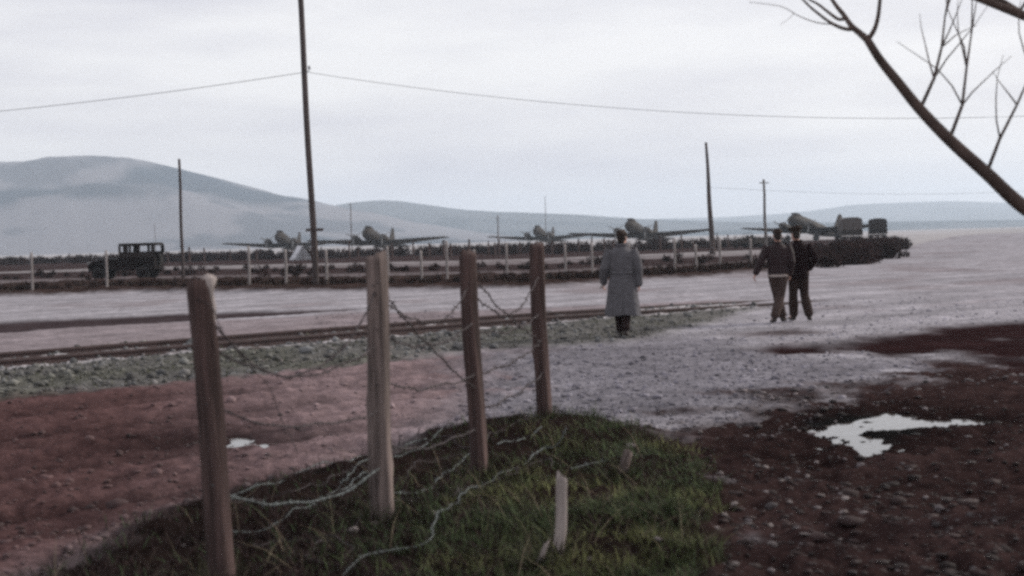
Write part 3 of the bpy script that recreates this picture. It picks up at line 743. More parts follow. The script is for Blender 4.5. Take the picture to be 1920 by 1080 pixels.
# ------------------------------------------------------------------ stones picked out in the grass and mud
def stone_mesh(seed):
    bm = bmesh.new(); bmesh.ops.create_icosphere(bm, subdivisions=2, radius=1); rn = random.Random(seed)
    ds = [Vector((rn.gauss(0, 1), rn.gauss(0, 1), rn.gauss(0, 1))).normalized() for _ in range(6)]
    for v in bm.verts:
        k = 1.0
        for d in ds:
            t = v.co.normalized().dot(d)
            if t > .6: k -= (t - .6) * .5
        v.co *= k * (1 + rn.uniform(-.04, .04))
    me = bpy.data.meshes.new('stone'); bm.to_mesh(me); bm.free(); return me
SM = [stone_mesh(k) for k in range(5)]
for me in SM: me.materials.append(M['pebble'])
def stone(px, py, w_px, asp, label, group, seed):
    p = ground(px, py); d = depth_of(p); r = w_px * d / FPX / 2
    o = link('stone', SM[seed % 5]); o.location = (p.x, p.y, p.z + r * asp * .15); o.scale = (r, r * .8, r * asp)
    o.rotation_euler = (random.uniform(-.3, .3), random.uniform(-.3, .3), random.uniform(0, 6)); return tag(o, label, 'stone', group)
V_ = 'pale stones on the grass verge'; U_ = 'pale stones trodden into the mud'; K_ = 'pale stones along the track bed'
stone(560, 888, 22, .6, 'pale flat stone on the lane edge of the verge', V_, 0)
stone(346, 1046, 13, .8, 'small pale stone in the dark grass outside the splintered post', V_, 1)
stone(664, 1030, 26, .6, 'pale flat stone a little way off the foot of the grey-brown post', V_, 2)
stone(703, 1014, 17, 1.0, 'pale upright stone against the foot of the grey-brown post', V_, 3)
for px, py, w_, a_ in ((775, 1010, 14, .6), (790, 1011, 16, .5), (812, 1003, 18, .9)):
    stone(px, py, w_, a_, 'small pale stone in the short row beside the long wire strand', V_, px)
stone(1184, 850, 26, .55, 'pale flat stone on the tip of the verge by the stub', V_, 4)
stone(1107, 1077, 15, .7, 'small grey stone in the brown grass beside the bowed stake', V_, 2)
for i, (px, py, w_, a_) in enumerate(((1350, 884, 20, .9), (1352, 899, 18, .6), (1296, 842, 20, .6), (1413, 852, 14, .9), (1436, 876, 20, .6), (1514, 890, 17, .9), (1376, 958, 22, .6), (1358, 986, 20, .7), (1343, 1005, 26, .8), (1442, 988, 28, .6), (1448, 1028, 28, .7), (1540, 935, 24, .4), (1585, 940, 26, .3), (1580, 962, 28, .4), (1620, 972, 18, .8), (1510, 1016, 28, .3), (1299, 1037, 22, .8), (1399, 1036, 20, .6), (1313, 815, 14, .8), (1437, 781, 12, .8), (1235, 1062, 30, .5), (1376, 1068, 30, .5), (1466, 905, 16, .5), (1480, 950, 18, .5), (1575, 1000, 15, .5))):
    stone(px, py, w_ * .85, a_ * .8, 'pale stone trodden into the dark mud', U_, i)
for i in range(46):
    t = random.random(); px = 245 + 640 * t; py = 722 - 58 * t - random.uniform(4, 33) * (1 - .35 * t)
    stone(px, py, random.uniform(6, 12), random.uniform(.35, .6), 'pale stone among the ballast beside the track', K_, i)

# ------------------------------------------------------------------ fence posts beyond the road
def far_fence():
    Lp = 'silvered post of the wire fence along the far side of the road'
    g = 'posts of the fence across the road'; me = post_mesh('fence_post', 1.0, .055, .05, 5, seg=8); me.materials.append(M['farpost'])
    tops = []
    for px, tpy, bpy_ in ((60, 474, 552), (200, 470, 547), (467, 462, 543), (536, 468, 541), (612, 468, 541), (727, 462, 536), (838, 452, 531), (950, 456, 527), (1060, 458, 523), (1110, 456, 521), (1180, 455, 519), (790, 470, 534), (890, 468, 530), (1005, 466, 525), (1305, 458, 514), (1265, 446, 516), (1350, 446, 511), (1408, 447, 507)):
        b = ground(px + 1, bpy_); d = depth_of(b); t = at(px - 1, tpy, d)
        o = link('fence_post', me); lean_to(o, b, t); o.scale = (1, 1, (t - b).length); tag(o, Lp, 'fence post', g); tops.append((b, t))
    tops.sort(key=lambda q: q[0].x)
    for k, f in enumerate((.9, .55, .25)):
        bm = bmesh.new(); P = []
        for (b, t) in tops: P.append(b.lerp(t, f))
        Q = []
        for a, b in zip(P, P[1:]):
            for i in range(6):
                u = i / 6; p = a.lerp(b, u); p.z -= .08 * 4 * u * (1 - u); Q.append(p)
        Q.append(P[-1]); tube(bm, Q, [.006] * len(Q), 4, dome=False)
        tag(from_bm('fence_wire', bm, M['wire_dark']), ('top', 'middle', 'lowest')[k] + ' wire of the fence along the far side of the road', 'fence wire', 'wires of the fence across the road')
    Lp = 'dark thin post in the row at the airfield edge'
    me = post_mesh('fence_post', 1.0, .085, .07, 6, seg=7); me.materials.append(M['post_dark'])
    for px, tpy, bpy_ in ((315, 473, 497), (355, 463, 495), (383, 465, 494), (432, 468, 493), (481, 467, 492), (585, 466, 490), (655, 452, 487), (672, 462, 487), (735, 456, 486), (775, 452, 485), (805, 455, 484), (832, 450, 484), (845, 456, 484), (880, 449, 483), (916, 452, 482), (928, 455, 482), (936, 448, 480), (975, 452, 479), (1010, 455, 478), (1035, 452, 478), (1085, 447, 476), (1110, 444, 475), (1133, 446, 475), (1150, 449, 474), (1238, 443, 472), (1278, 441, 470), (1300, 447, 470), (1345, 437, 468), (1365, 440, 468)):
        b = ground(px, bpy_); d = depth_of(b); t = at(px - .5, tpy, d)
        o = link('fence_post', me); lean_to(o, b, t); o.scale = (random.uniform(.9, 1.6),) * 2 + ((t - b).length,); tag(o, Lp, 'fence post', 'dark posts at the airfield edge')
far_fence()

# ------------------------------------------------------------------ telegraph poles and cables
def pole(bpx, tpx, r0, r1, label, material, arm=None, bracket=None):
    b = ground(*bpx); d = depth_of(b); t = at(tpx[0], tpx[1], d)
    root = empty('telegraph_pole', b, 0, label, 'telegraph pole', 'telegraph poles across the airfield')
    bm = bmesh.new(); v = t - b; n = 10
    tube(bm, [v * (i / n) + Vector((.02 * math.sin(i), .02 * math.cos(i * 1.3), -.4 if i == 0 else 0)) for i in range(n + 1)], [r0 + (r1 - r0) * i / n for i in range(n + 1)], 12)
    from_bm('shaft', bm, material, root)
    if arm:
        for (apx, half) in arm:
            p = at(apx[0], apx[1], d) - b; bm = bmesh.new()
            box(bm, p + Vector((0, -r0 - .04, 0)), (half * 2, .09, .11)); from_bm('crossarm', bm, material, root, False)
    if bracket:
        p = at(bracket[0], bracket[1], d) - b; bm = bmesh.new()
        tube(bm, [p + Vector((-.02, -r1, 0)), p + Vector((.16, -r1 - .02, .02)), p + Vector((.16, -r1 - .02, .12))], [.015, .015, .015], 6)
        from_bm('bracket', bm, M['metal'], root)
        bm = bmesh.new()
        for k, (rr, zz) in enumerate(((.05, .10), (.065, .14), (.045, .19))): ball(bm, p + Vector((.16, -r1 - .02, zz)), (rr, rr, .035), 10)
        from_bm('insulator', bm, M['ceramic'], root)
    return d
dA = pole((593, 543), (557, -110), .125, .105, 'tall dark telegraph pole with a short crossarm near its foot', M['pole'], [((591, 431), .33)], (573, 135))
pole((343, 521), (336, 299), .105, .075, 'short dark telegraph pole standing close to the parked field car', M['pole'])
pole((1336, 476), (1324, 268), .26, .11, 'tall tapering telegraph pole rising behind the far fence', M['pole'])
pole((1436, 466), (1432, 337), .18, .12, 'slim distant pole with a small knob on top behind the two walking men', M['polegrey'], [((1432, 343), .5)])
pole((660, 473), (657, 380), .14, .1, 'small distant pole standing beside the aircraft with the large dark nose', M['polegrey'])
pole((935, 468), (933, 404), .13, .1, 'very short distant pole with a thick top between two aircraft', M['polegrey'], [((933, 410), .35)])
pole((1024, 459), (1022, 368), .12, .08, 'thin faint pole behind the farther aircraft', M['polegrey'])
pole((292, 480), (290, 420), .1, .08, 'small faint pole beyond the parked field car', M['polegrey'])
pole((2795, 520), (2770, 90), .12, .1, 'telegraph pole down the line beyond the bare tree', M['pole'])
pole((-900, 570), (-925, 232), .12, .1, 'telegraph pole down the line beyond the field car', M['pole'])
def cable(fn, x0, x1, d, r, label, n=40):
    bm = bmesh.new(); pts = [at(x0 + (x1 - x0) * i / n, fn(x0 + (x1 - x0) * i / n), d - .15) for i in range(n + 1)]
    tube(bm, pts, [r] * len(pts), 5, dome=False); tag(from_bm('overhead_cable', bm, M['cable']), label, 'cable', 'overhead cables')
cable(lambda x: 222 - 7.1e-5 * (1680 - x) ** 2, 574, 2786, dA, .009, 'thin overhead cable sagging from the tall pole towards the bare tree')
cable(lambda x: 135 + (573 - x) * .158 - 5.2e-5 * (573 - x) ** 2, 573, -910, dA, .011, 'thin overhead cable falling from the tall pole towards the hill side')
cable(lambda x: 352 + 12 * math.sin((x - 1340) / 500 * 2.2), 1333, 2300, 150, .012, 'faint low cable beyond the two walking men')

# ------------------------------------------------------------------ bare tree beside the mud
def build_tree():
    D = 8.2; base = Vector((3.42, D, hz(3.42, D)))
    root = empty('bare_tree', base, 0, 'leafless tree whose bare forked limb hangs over the road', 'tree')
    def W_(px, py, dd=0): return at(px, py, D + dd) - base
    bm = bmesh.new()
    top = Vector((.25, .2, 4.6))
    trunk = [Vector((0, 0, -.3)), Vector((0, 0, .1)), Vector((.03, .02, .8)), Vector((.0, .03, 1.5)), Vector((.05, .05, 2.2)), Vector((.18, .12, 3.2)), top]
    tube(bm, trunk, [.20, .165, .135, .125, .11, .085, .055], 14)
    for k in range(5):
        a = k * 1.26; tube(bm, [(0, 0, .28), (.16 * math.cos(a), .16 * math.sin(a), .05), (.34 * math.cos(a), .34 * math.sin(a), -.1)], [.08, .06, .03], 8)
    fused('trunk', bm, .016, M['bark'], root, 2)
    rn = random.Random(5)
    bm = bmesh.new()
    def br(pts, r0, r1, seg=8):
        P = spline(pts, 5); n = len(P)
        tube(bm, P, [(r0 + (r1 - r0) * (i / (n - 1)) ** .8) for i in range(n)], seg)
        return P
    def twig(p, d, L, r, lev):
        pts = [p]; n = 4
        for i in range(n):
            d = (d + Vector((rn.uniform(-1, 1), rn.uniform(-1, 1), rn.uniform(-.6, .9))) * .22).normalized(); pts.append(pts[-1] + d * L / n)
        tube(bm, pts, [r * (1 - .75 * i / n) for i in range(n + 1)], 6 if lev else 5, dome=False)
        if lev:
            for i in range(1, n + 1):
                for _ in range(2):
                    if rn.random() < .8:
                        e = (d + Vector((rn.uniform(-1, 1), rn.uniform(-1, 1), rn.uniform(-.7, 1)))).normalized()
                        twig(pts[i], e, L * rn.uniform(.4, .65), r * .5, lev - 1)
    # limb seen against the sky
    start = Vector((-.03, .02, 1.62))
    br([start, W_(1925, 392), W_(1850, 325), W_(1780, 262), W_(1725, 205), W_(1682, 152), W_(1650, 112), W_(1626, 74)], .05, .024)
    br([W_(1626, 74), W_(1612, 62, .02), W_(1596, 48, .05), W_(1582, 28, .1), W_(1562, 2, .16), W_(1540, -40, .2), W_(1520, -110, .3)], .023, .008)
    br([W_(1626, 74), W_(1636, 62, -.02), W_(1644, 42, -.05), W_(1649, 10, -.1), W_(1652, -50, -.15), W_(1640, -140, -.2)], .018, .008)
    br([W_(1600, 54, .04), W_(1584, 54, .0), W_(1560, 44, -.05), W_(1535, 26, -.1), W_(1512, 6, -.14), W_(1480, -30, -.2)], .014, .005)
    br([W_(1586, 34, .08), W_(1572, 36, .1), W_(1552, 22, .15), W_(1534, 8, .2), W_(1512, -4, .25), W_(1470, -30, .3)], .012, .005)
    br([W_(1562, 46, -.05), W_(1530, 42, -.1), W_(1498, 30, -.2), W_(1470, 14, -.3), W_(1440, 8, -.4), W_(1405, 4, -.5)], .004, .0015, 5)
    br([W_(1488, 26, -.24), W_(1478, 36, -.3), W_(1462, 46, -.35)], .002, .001, 5)
    for (x, y) in ((1780, 262), (1725, 205), (1850, 325)):
        twig(W_(x, y), Vector((rn.uniform(.1, .5), rn.uniform(-.4, .4), 1)).normalized(), rn.uniform(.7, 1.0), .012, 1)
    for (x, y) in ((1520, -110), (1652, -100), (1480, -30)):
        twig(W_(x, y), Vector((-.4, .1, .9)).normalized(), .9, .008, 2)
    for z, ax, L in ((2.0, 1.2, 1.9), (2.4, -.4, 1.7), (2.7, 2.6, 1.6), (3.1, .4, 1.5), (3.4, 3.6, 1.3), (3.9, 1.7, 1.2), (4.4, 5.2, 1.1), (4.6, .2, 1.2)):
        c = Vector((.05 + .05 * (z - 2), .05, z)); d = Vector((math.cos(ax), math.sin(ax), .75)).normalized()
        twig(c, d, L, .04 - .005 * (z - 2), 3 if z > 2.6 else 2)
    from_bm('branches', bm, M['bark'], root)
build_tree()

# ------------------------------------------------------------------ aircraft
def build_plane():
    root = empty('transport_aircraft')
    PT = R(11.5); piv = Vector((0, 1.3, -3.0))
    Rm = Matrix.Translation((0, 0, 0)) @ Matrix.Rotation(PT, 4, 'X') @ Matrix.Translation(-piv)
    def fin_(name, bm, material, parent=root, smooth=True):
        bmesh.ops.transform(bm, matrix=Rm, verts=bm.verts); return from_bm(name, bm, material, parent, smooth)
    bm = bmesh.new()
    st = [(6.25, -.2, .12, .12), (6.0, -.16, .5, .5), (5.4, -.02, .85, .9), (4.7, .06, 1.05, 1.12), (3.6, .15, 1.18, 1.28), (2, .15, 1.22, 1.32), (-2, .15, 1.22, 1.32), (-4.5, .22, 1.08, 1.18), (-7, .36, .82, .95), (-9.5, .5, .52, .68), (-11.8, .62, .26, .4), (-13.3, .7, .06, .16)]
    tube(bm, [(0, y, z) for y, z, a, b in st], [(a, b) for y, z, a, b in st], 20)
    tube(bm, [(0, 5.0, .75), (0, 4.4, 1.15), (0, 3.6, 1.2), (0, 2.2, 1.0)], [(.4, .3), (.7, .5), (.75, .5), (.6, .4)], 12)
    fu = fin_('fuselage', bm, M['olive'])
    for s in (-1, 1):
        for k in range(7):
            bm = bmesh.new(); box(bm, (s * 1.215, 1.6 - k * .95, .45), (.03, .38, .36)); fin_('window', bm, M['glass'], fu, False)
        bm = bmesh.new(); box(bm, (s * .32, 4.72, 1.36), (.5, .06, .36), Matrix.Rotation(R(-35), 4, 'X')); fin_('windscreen', bm, M['glass'], fu, False)
    def surf(secs, th):
        b = bmesh.new(); rings = []
        for (x, y0, y1, z, t) in secs:
            c = y0 - y1; pr = [(0, 0), (.08, .5), (.3, 1), (.65, .6), (1, .03), (.65, -.25), (.3, -.45), (.08, -.35)]
            rings.append([b.verts.new(((x, y0 - c * u, z + v * t * th)) if True else None) for u, v in pr])
        for r0, r1 in zip(rings, rings[1:]):
            for k in range(8): b.faces.new((r0[k], r0[(k + 1) % 8], r1[(k + 1) % 8], r1[k]))
        b.faces.new(rings[0][::-1]); b.faces.new(rings[-1]); return b
    for s in (-1, 1):
        fin_('wing', surf([(0, 2.0, -2.7, -.85, 1), (s * 4.3, 1.95, -2.6, -.8, .95), (s * 9.5, .7, -2.3, -.28, .6), (s * 13.6, -.4, -2.1, .14, .28), (s * 14.5, -1.1, -1.95, .22, .12)], .42), M['olive'])
        fin_('tailplane', surf([(0, -9.9, -12.9, .75, 1), (s * 2.6, -10.6, -12.8, .78, .6), (s * 4.0, -11.6, -12.6, .8, .25)], .2), M['olive'])
        bm = bmesh.new()
        tube(bm, [(s * 2.85, 4.1, -.6), (s * 2.85, 3.8, -.6), (s * 2.85, 2.9, -.6), (s * 2.85, 1.2, -.68), (s * 2.85, -1.0, -.75), (s * 2.85, -2.6, -.7)], [.5, .68, .72, .66, .5, .12], 16)
        en = fin_('engine', bm, M['olive'])
        bm = bmesh.new(); tube(bm, [(s * 2.85, 4.05, -.6), (s * 2.85, 4.5, -.6)], [.16, .12], 10)
        for k in range(3):
            a = k * 2.094 + .5; d = Vector((math.cos(a), 0, math.sin(a)))
            tube(bm, [Vector((s * 2.85, 4.4, -.6)) + d * t for t in (.1, .6, 1.2, 1.75)], [(.06, .05), (.12, .03), (.11, .025), (.05, .015)], 8, ref=Vector((-d.z, .4, d.x)))
        fin_('propeller', bm, M['metal'], en)
        bm = bmesh.new(); tube(bm, [(s * 2.85 - .15, 1.3, -2.43), (s * 2.85 + .15, 1.3, -2.43)], [.57, .57], 18, ref=Vector((0, 0, 1))); fin_('wheel', bm, M['rubber'])
        bm = bmesh.new()
        for q in (-.25, .25): tube(bm, [(s * 2.85 + q, 1.2, -.9), (s * 2.85 + q, 1.3, -2.43)], [.07, .06], 6)
        fin_('undercarriage_strut', bm, M['metal'])
    bm = surf([(0, 0, 0, 0, 0)] * 2, 1); bm.free(); bm = bmesh.new()
    out_ = [(-9.2, .9), (-10.2, 1.7), (-11.1, 3.3), (-11.7, 4.4), (-12.3, 4.7), (-12.9, 4.4), (-13.5, 3.0), (-13.7, 1.5), (-13.2, .7), (-11, .6)]
    A = [bm.verts.new((-.11, y, z)) for y, z in out_]; B = [bm.verts.new((.11, y, z)) for y, z in out_]
    bm.faces.new(A); bm.faces.new(B[::-1])
    for k in range(len(out_)): bm.faces.new((A[k], A[(k + 1) % len(A)], B[(k + 1) % len(A)], B[k]))
    fin_('tail_fin', bm, M['olive'], root, False)
    bm = bmesh.new(); tube(bm, [(-.09, -11.4, -.12), (.09, -11.4, -.12)], [.26, .26], 12, ref=Vector((0, 0, 1))); tube(bm, [(0, -11.4, -.1), (0, -11.0, .5)], [.05, .07], 6); fin_('tail_wheel', bm, M['rubber'])
    return root
pl0 = build_plane(); first = True
for px, d, ang, lab in ((530, 300, 15, 'faint twin-engined aircraft parked beside the white tent'),
                        (697, 268, 17, 'dark-nosed twin-engined aircraft parked near the tall pole'),
                        (1012, 345, 14, 'most distant twin-engined aircraft, small and hazy, in the parked row'),
                        (1190, 262, 17, 'twin-engined aircraft parked beyond the man in the long coat'),
                        (1503, 250, 29, 'large-looking twin-engined aircraft parked beside the trucks beyond the hedge')):
    o = pl0 if first else copy_tree(pl0); first = False
    p = at(px, 450, d); o.location = (p.x, p.y, hz(p.x, p.y)); o.rotation_euler = (0, 0, math.pi - R(ang) + math.atan2(-p.x, p.y))
    tag(o, lab, 'aircraft', 'aircraft parked on the airfield')

# ------------------------------------------------------------------ vehicles
def wheel(parent, x, y, r, wd, hubcol='olive'):
    bm = bmesh.new(); tube(bm, [(x - wd / 2, y, r), (x + wd / 2, y, r)], [r, r], 18, ref=Vector((0, 0, 1)), dome=False)
    bmesh.ops.bevel(bm, geom=[e for e in bm.edges if abs(e.verts[0].co.x - e.verts[1].co.x) < 1e-4], offset=.04, segments=2, affect='EDGES')
    o = from_bm('wheel', bm, M['rubber'], parent)
    bm = bmesh.new(); sx = 1 if x > 0 else -1
    tube(bm, [(x + sx * wd * .3, y, r), (x + sx * (wd / 2 + .02), y, r)], [r * .55, r * .5], 14, ref=Vector((0, 0, 1)), dome=False); from_bm('hub', bm, M[hubcol], o)
def bevbox(parent, name, c, s, material, b=.03, rot=None):
    bm = bmesh.new(); box(bm, c, s, rot); bmesh.ops.bevel(bm, geom=bm.edges[:], offset=b, segments=2, affect='EDGES'); return from_bm(name, bm, material, parent, False)
def truck(loc, rz, label, canvas, paint):
    """cargo truck, nose towards +Y"""
    r = empty('cargo_truck', loc, rz, label, 'truck', 'covered trucks beside the aircraft')
    bevbox(r, 'chassis', (0, 0, .78), (.9, 6.2, .22), M[paint])
    bevbox(r, 'cargo_bed', (0, -1.35, 1.28), (2.2, 3.6, .62), M[paint])
    bm = bmesh.new(); prof = [(-1.06, 1.58), (-1.09, 2.5), (-1.02, 2.8), (-.6, 2.93), (0, 2.97), (.6, 2.93), (1.02, 2.8), (1.09, 2.5), (1.06, 1.58)]; rings = []
    for i in range(9):
        y = -3.12 + 3.55 * i / 8; sg = -.04 * (i % 2)
        rings.append([bm.verts.new((x * (1 + sg * .4), y, z + (sg if z > 2 else 0))) for x, z in prof])
    for a, b in zip(rings, rings[1:]):
        for k in range(len(prof) - 1): bm.faces.new((a[k], a[k + 1], b[k + 1], b[k]))
        bm.faces.new((a[-1], a[0], b[0], b[-1]))
    bm.faces.new(rings[0][::-1]); bm.faces.new(rings[-1]); from_bm('canvas_cover', bm, M[canvas], r, False)
    bevbox(r, 'tailgate', (0, -3.17, 1.28), (2.0, .06, .6), M[paint])
    cb = bevbox(r, 'cab', (0, 1.1, 1.45), (1.95, 1.3, .9), M[paint], .06)
    bevbox(r, 'cab_roof', (0, 1.05, 2.28), (1.85, 1.25, .14), M[paint], .05)
    for s in (-1, 1):
        for y in (.5, 1.65): bevbox(r, 'door_pillar', (s * .88, y, 2.06), (.08, .08, .4), M[paint], .01)
        bevbox(r, 'mudguard', (s * .85, 2.45, 1.06), (.42, 1.3, .1), M[paint], .03)
        bm = bmesh.new(); tube(bm, [(s * .62, 3.2, 1.2), (s * .62, 3.3, 1.2)], [.13, .13], 12); from_bm('headlight', bm, M['metal'], r)
        wheel(r, s * .86, 2.35, .45, .26)
        for y in (-1.3, -2.45): wheel(r, s * .84, y, .45, .42)
    bevbox(r, 'windscreen', (0, 1.68, 2.06), (1.7, .03, .38), M['glass'], .005)
    bevbox(r, 'rear_window', (0, .46, 2.06), (.8, .03, .3), M['glass'], .005)
    bevbox(r, 'bonnet', (0, 2.45, 1.38), (1.1, 1.5, .62), M[paint], .1)
    bevbox(r, 'bumper', (0, 3.4, .78), (2.0, .1, .2), M[paint], .02)
    r.scale = (1.12, 1.12, 1.12)
    return r
def stand(px, d):
    p = at(px, 450, d); p.z = hz(p.x, p.y) - .01; return p
p = stand(1645, 200); truck(p, math.atan2(-p.x, p.y) + R(3), 'dark covered truck standing tail-on at the end of the hedge', 'canvas_dark', 'vehicle_dark')
p = stand(1591, 172); truck(p, math.atan2(-p.x, p.y) + R(8), 'grey canvas-covered truck between the aircraft tail and the dark truck', 'canvas', 'olive')
def field_car(loc, rz, label, roof=True, k=1.0, paint='vehicle_dark', name='field_car'):
    r = empty(name, loc, rz, label, 'car'); r.scale = (k, k, k)
    bm = bmesh.new()
    side = [(-2.05, .55), (-2.05, 1.28), (-.1, 1.28), (.05, 1.12), (.5, 1.2), (1.7, 1.08), (1.95, .95), (1.95, .55)]
    A = [bm.verts.new((-.82, y, z)) for y, z in side]; B = [bm.verts.new((.82, y, z)) for y, z in side]
    bm.faces.new(A); bm.faces.new(B[::-1])
    for i in range(len(side)): bm.faces.new((A[i], A[(i + 1) % len(side)], B[(i + 1) % len(side)], B[i]))
    bmesh.ops.recalc_face_normals(bm, faces=bm.faces); bmesh.ops.bevel(bm, geom=bm.edges[:], offset=.04, segments=2, affect='EDGES')
    from_bm('body', bm, M[paint], r, False)
    for s in (-1, 1):
        for y in (-1.35, 1.3):
            wheel(r, s * .8, y, .4, .24, paint)
            bm = bmesh.new(); tube(bm, [(s * .82, y + .58 * math.cos(a), .42 + .52 * math.sin(a)) for a in np.linspace(.1, 3.04, 9)], [(.16, .03)] * 9, 8, dome=False); from_bm('mudguard', bm, M[paint], r)
        bm = bmesh.new(); tube(bm, [(s * .5, 1.9, .95), (s * .5, 2.02, .95)], [.11, .11], 12); from_bm('headlight', bm, M['metal'], r)
        bevbox(r, 'seat', (s * .4, -.35, 1.4), (.55, .14, .4), M['canvas_dark'], .04)
    bevbox(r, 'windscreen_frame', (0, .1, 1.2), (1.5, .05, .1), M[paint], .01)
    for s in (-1, 1): bevbox(r, 'windscreen_post', (s * .74, .02, 1.5), (.05, .05, .62), M[paint], .01)
    if roof:
        bevbox(r, 'canvas_roof', (0, -1.0, 2.02), (1.66, 2.2, .16), M['canvas_dark'], .06)
        for s in (-1, 1):
            bevbox(r, 'side_curtain', (s * .79, -1.0, 1.42), (.05, 2.1, .36), M['canvas_dark'], .02)
            for y, wd in ((-2.0, .22), (-1.15, .16), (-.35, .3), (0.0, .14)): bevbox(r, 'curtain_post', (s * .79, y, 1.75), (.05, wd, .44), M['canvas_dark'], .01)
        bevbox(r, 'spare_wheel', (0, -2.12, 1.15), (.62, .16, .62), M['rubber'], .1)
    else:
        bevbox(r, 'windscreen_bar', (0, .0, 1.8), (1.5, .05, .05), M[paint], .01)
    return r
p = ground(236, 524); field_car(p, R(90) - R(6), 'dark canvas-roofed field car with see-through side openings by the short pole')
p = stand(1402, 158); field_car(p, R(35), 'small open field car standing by the airfield posts', False, .92, 'olive')

def tent():
    p = stand(562, 165); r = empty('tent', p, R(25), 'small white ridge tent beneath the aircraft by the tall pole', 'tent')
    bm = bmesh.new(); n = 6
    for s in (-1, 1):
        rows = [[bm.verts.new((s * (1.15 * v + .03 * math.sin(u * 3)), -1.1 + 2.2 * u / n, 1.75 - 1.75 * v ** .9 - .06 * math.sin(math.pi * u / n) * (1 - v))) for u in range(n + 1)] for v in (0, .33, .66, 1)]
        for a, b in zip(rows, rows[1:]):
            for u in range(n): bm.faces.new((a[u], a[u + 1], b[u + 1], b[u]))
    bmesh.ops.remove_doubles(bm, verts=bm.verts, dist=.01)
    bmesh.ops.solidify(bm, geom=bm.faces[:], thickness=.02); from_bm('roof_cloth', bm, M['tentcloth'], r)
    for y in (-1.08, 1.08):
        bm = bmesh.new(); a = [bm.verts.new(v) for v in ((-1.1, y, 0), (1.1, y, 0), (0, y, 1.68))]; bm.faces.new(a); bmesh.ops.solidify(bm, geom=bm.faces[:], thickness=.02); from_bm('end_flap', bm, M['tentcloth'], r, False)
        bm = bmesh.new(); tube(bm, [(0, y * 1.03, 0), (0, y * 1.03, 1.8)], [.03, .03], 8); from_bm('tent_pole', bm, M['pole'], r)
tent()

# ------------------------------------------------------------------ people
def hand(bm, wrist, d, side, curl=.35, fwd=Vector((0, 1, 0)), size=1.0):
    """palm, four unequal bent fingers and a thumb; d points from wrist to knuckles, side is the outer direction"""
    d = d.normalized(); fw = (fwd - d * fwd.dot(d)).normalized(); inn = (-side - d * (-side).dot(d)).normalized()
    k = size
    tube(bm, [wrist - d * .02 * k, wrist + d * .02 * k, wrist + d * .055 * k, wrist + d * .09 * k], [(.020 * k, .026 * k), (.017 * k, .034 * k), (.016 * k, .040 * k), (.013 * k, .038 * k)], 12, ref=inn)
    for i, (off, L) in enumerate(((.030, .070), (.010, .080), (-.010, .074), (-.029, .058))):
        p0 = wrist + d * .082 * k + fw * off * k; a = curl * (1 + .15 * i)
        d1 = d * math.cos(a) + inn * math.sin(a); d2 = d * math.cos(a * 2.3) + inn * math.sin(a * 2.3); d3 = d * math.cos(a * 3.3) + inn * math.sin(a * 3.3)
        p1 = p0 + d1 * L * .45 * k; p2 = p1 + d2 * L * .33 * k; p3 = p2 + d3 * L * .25 * k
        tube(bm, [p0 - d * .02, p0, p1, p2, p3], [.0095 * k, .0095 * k, .0088 * k, .008 * k, .0068 * k], 8)
    t0 = wrist + d * .025 * k + fw * .028 * k; t1 = t0 + (d * .55 + fw * .7 + inn * .25).normalized() * .04 * k; t2 = t1 + (d * .85 + fw * .35 + inn * .3).normalized() * .034 * k
    tube(bm, [t0, t1, t2], [.014 * k, .0105 * k, .008 * k], 8)

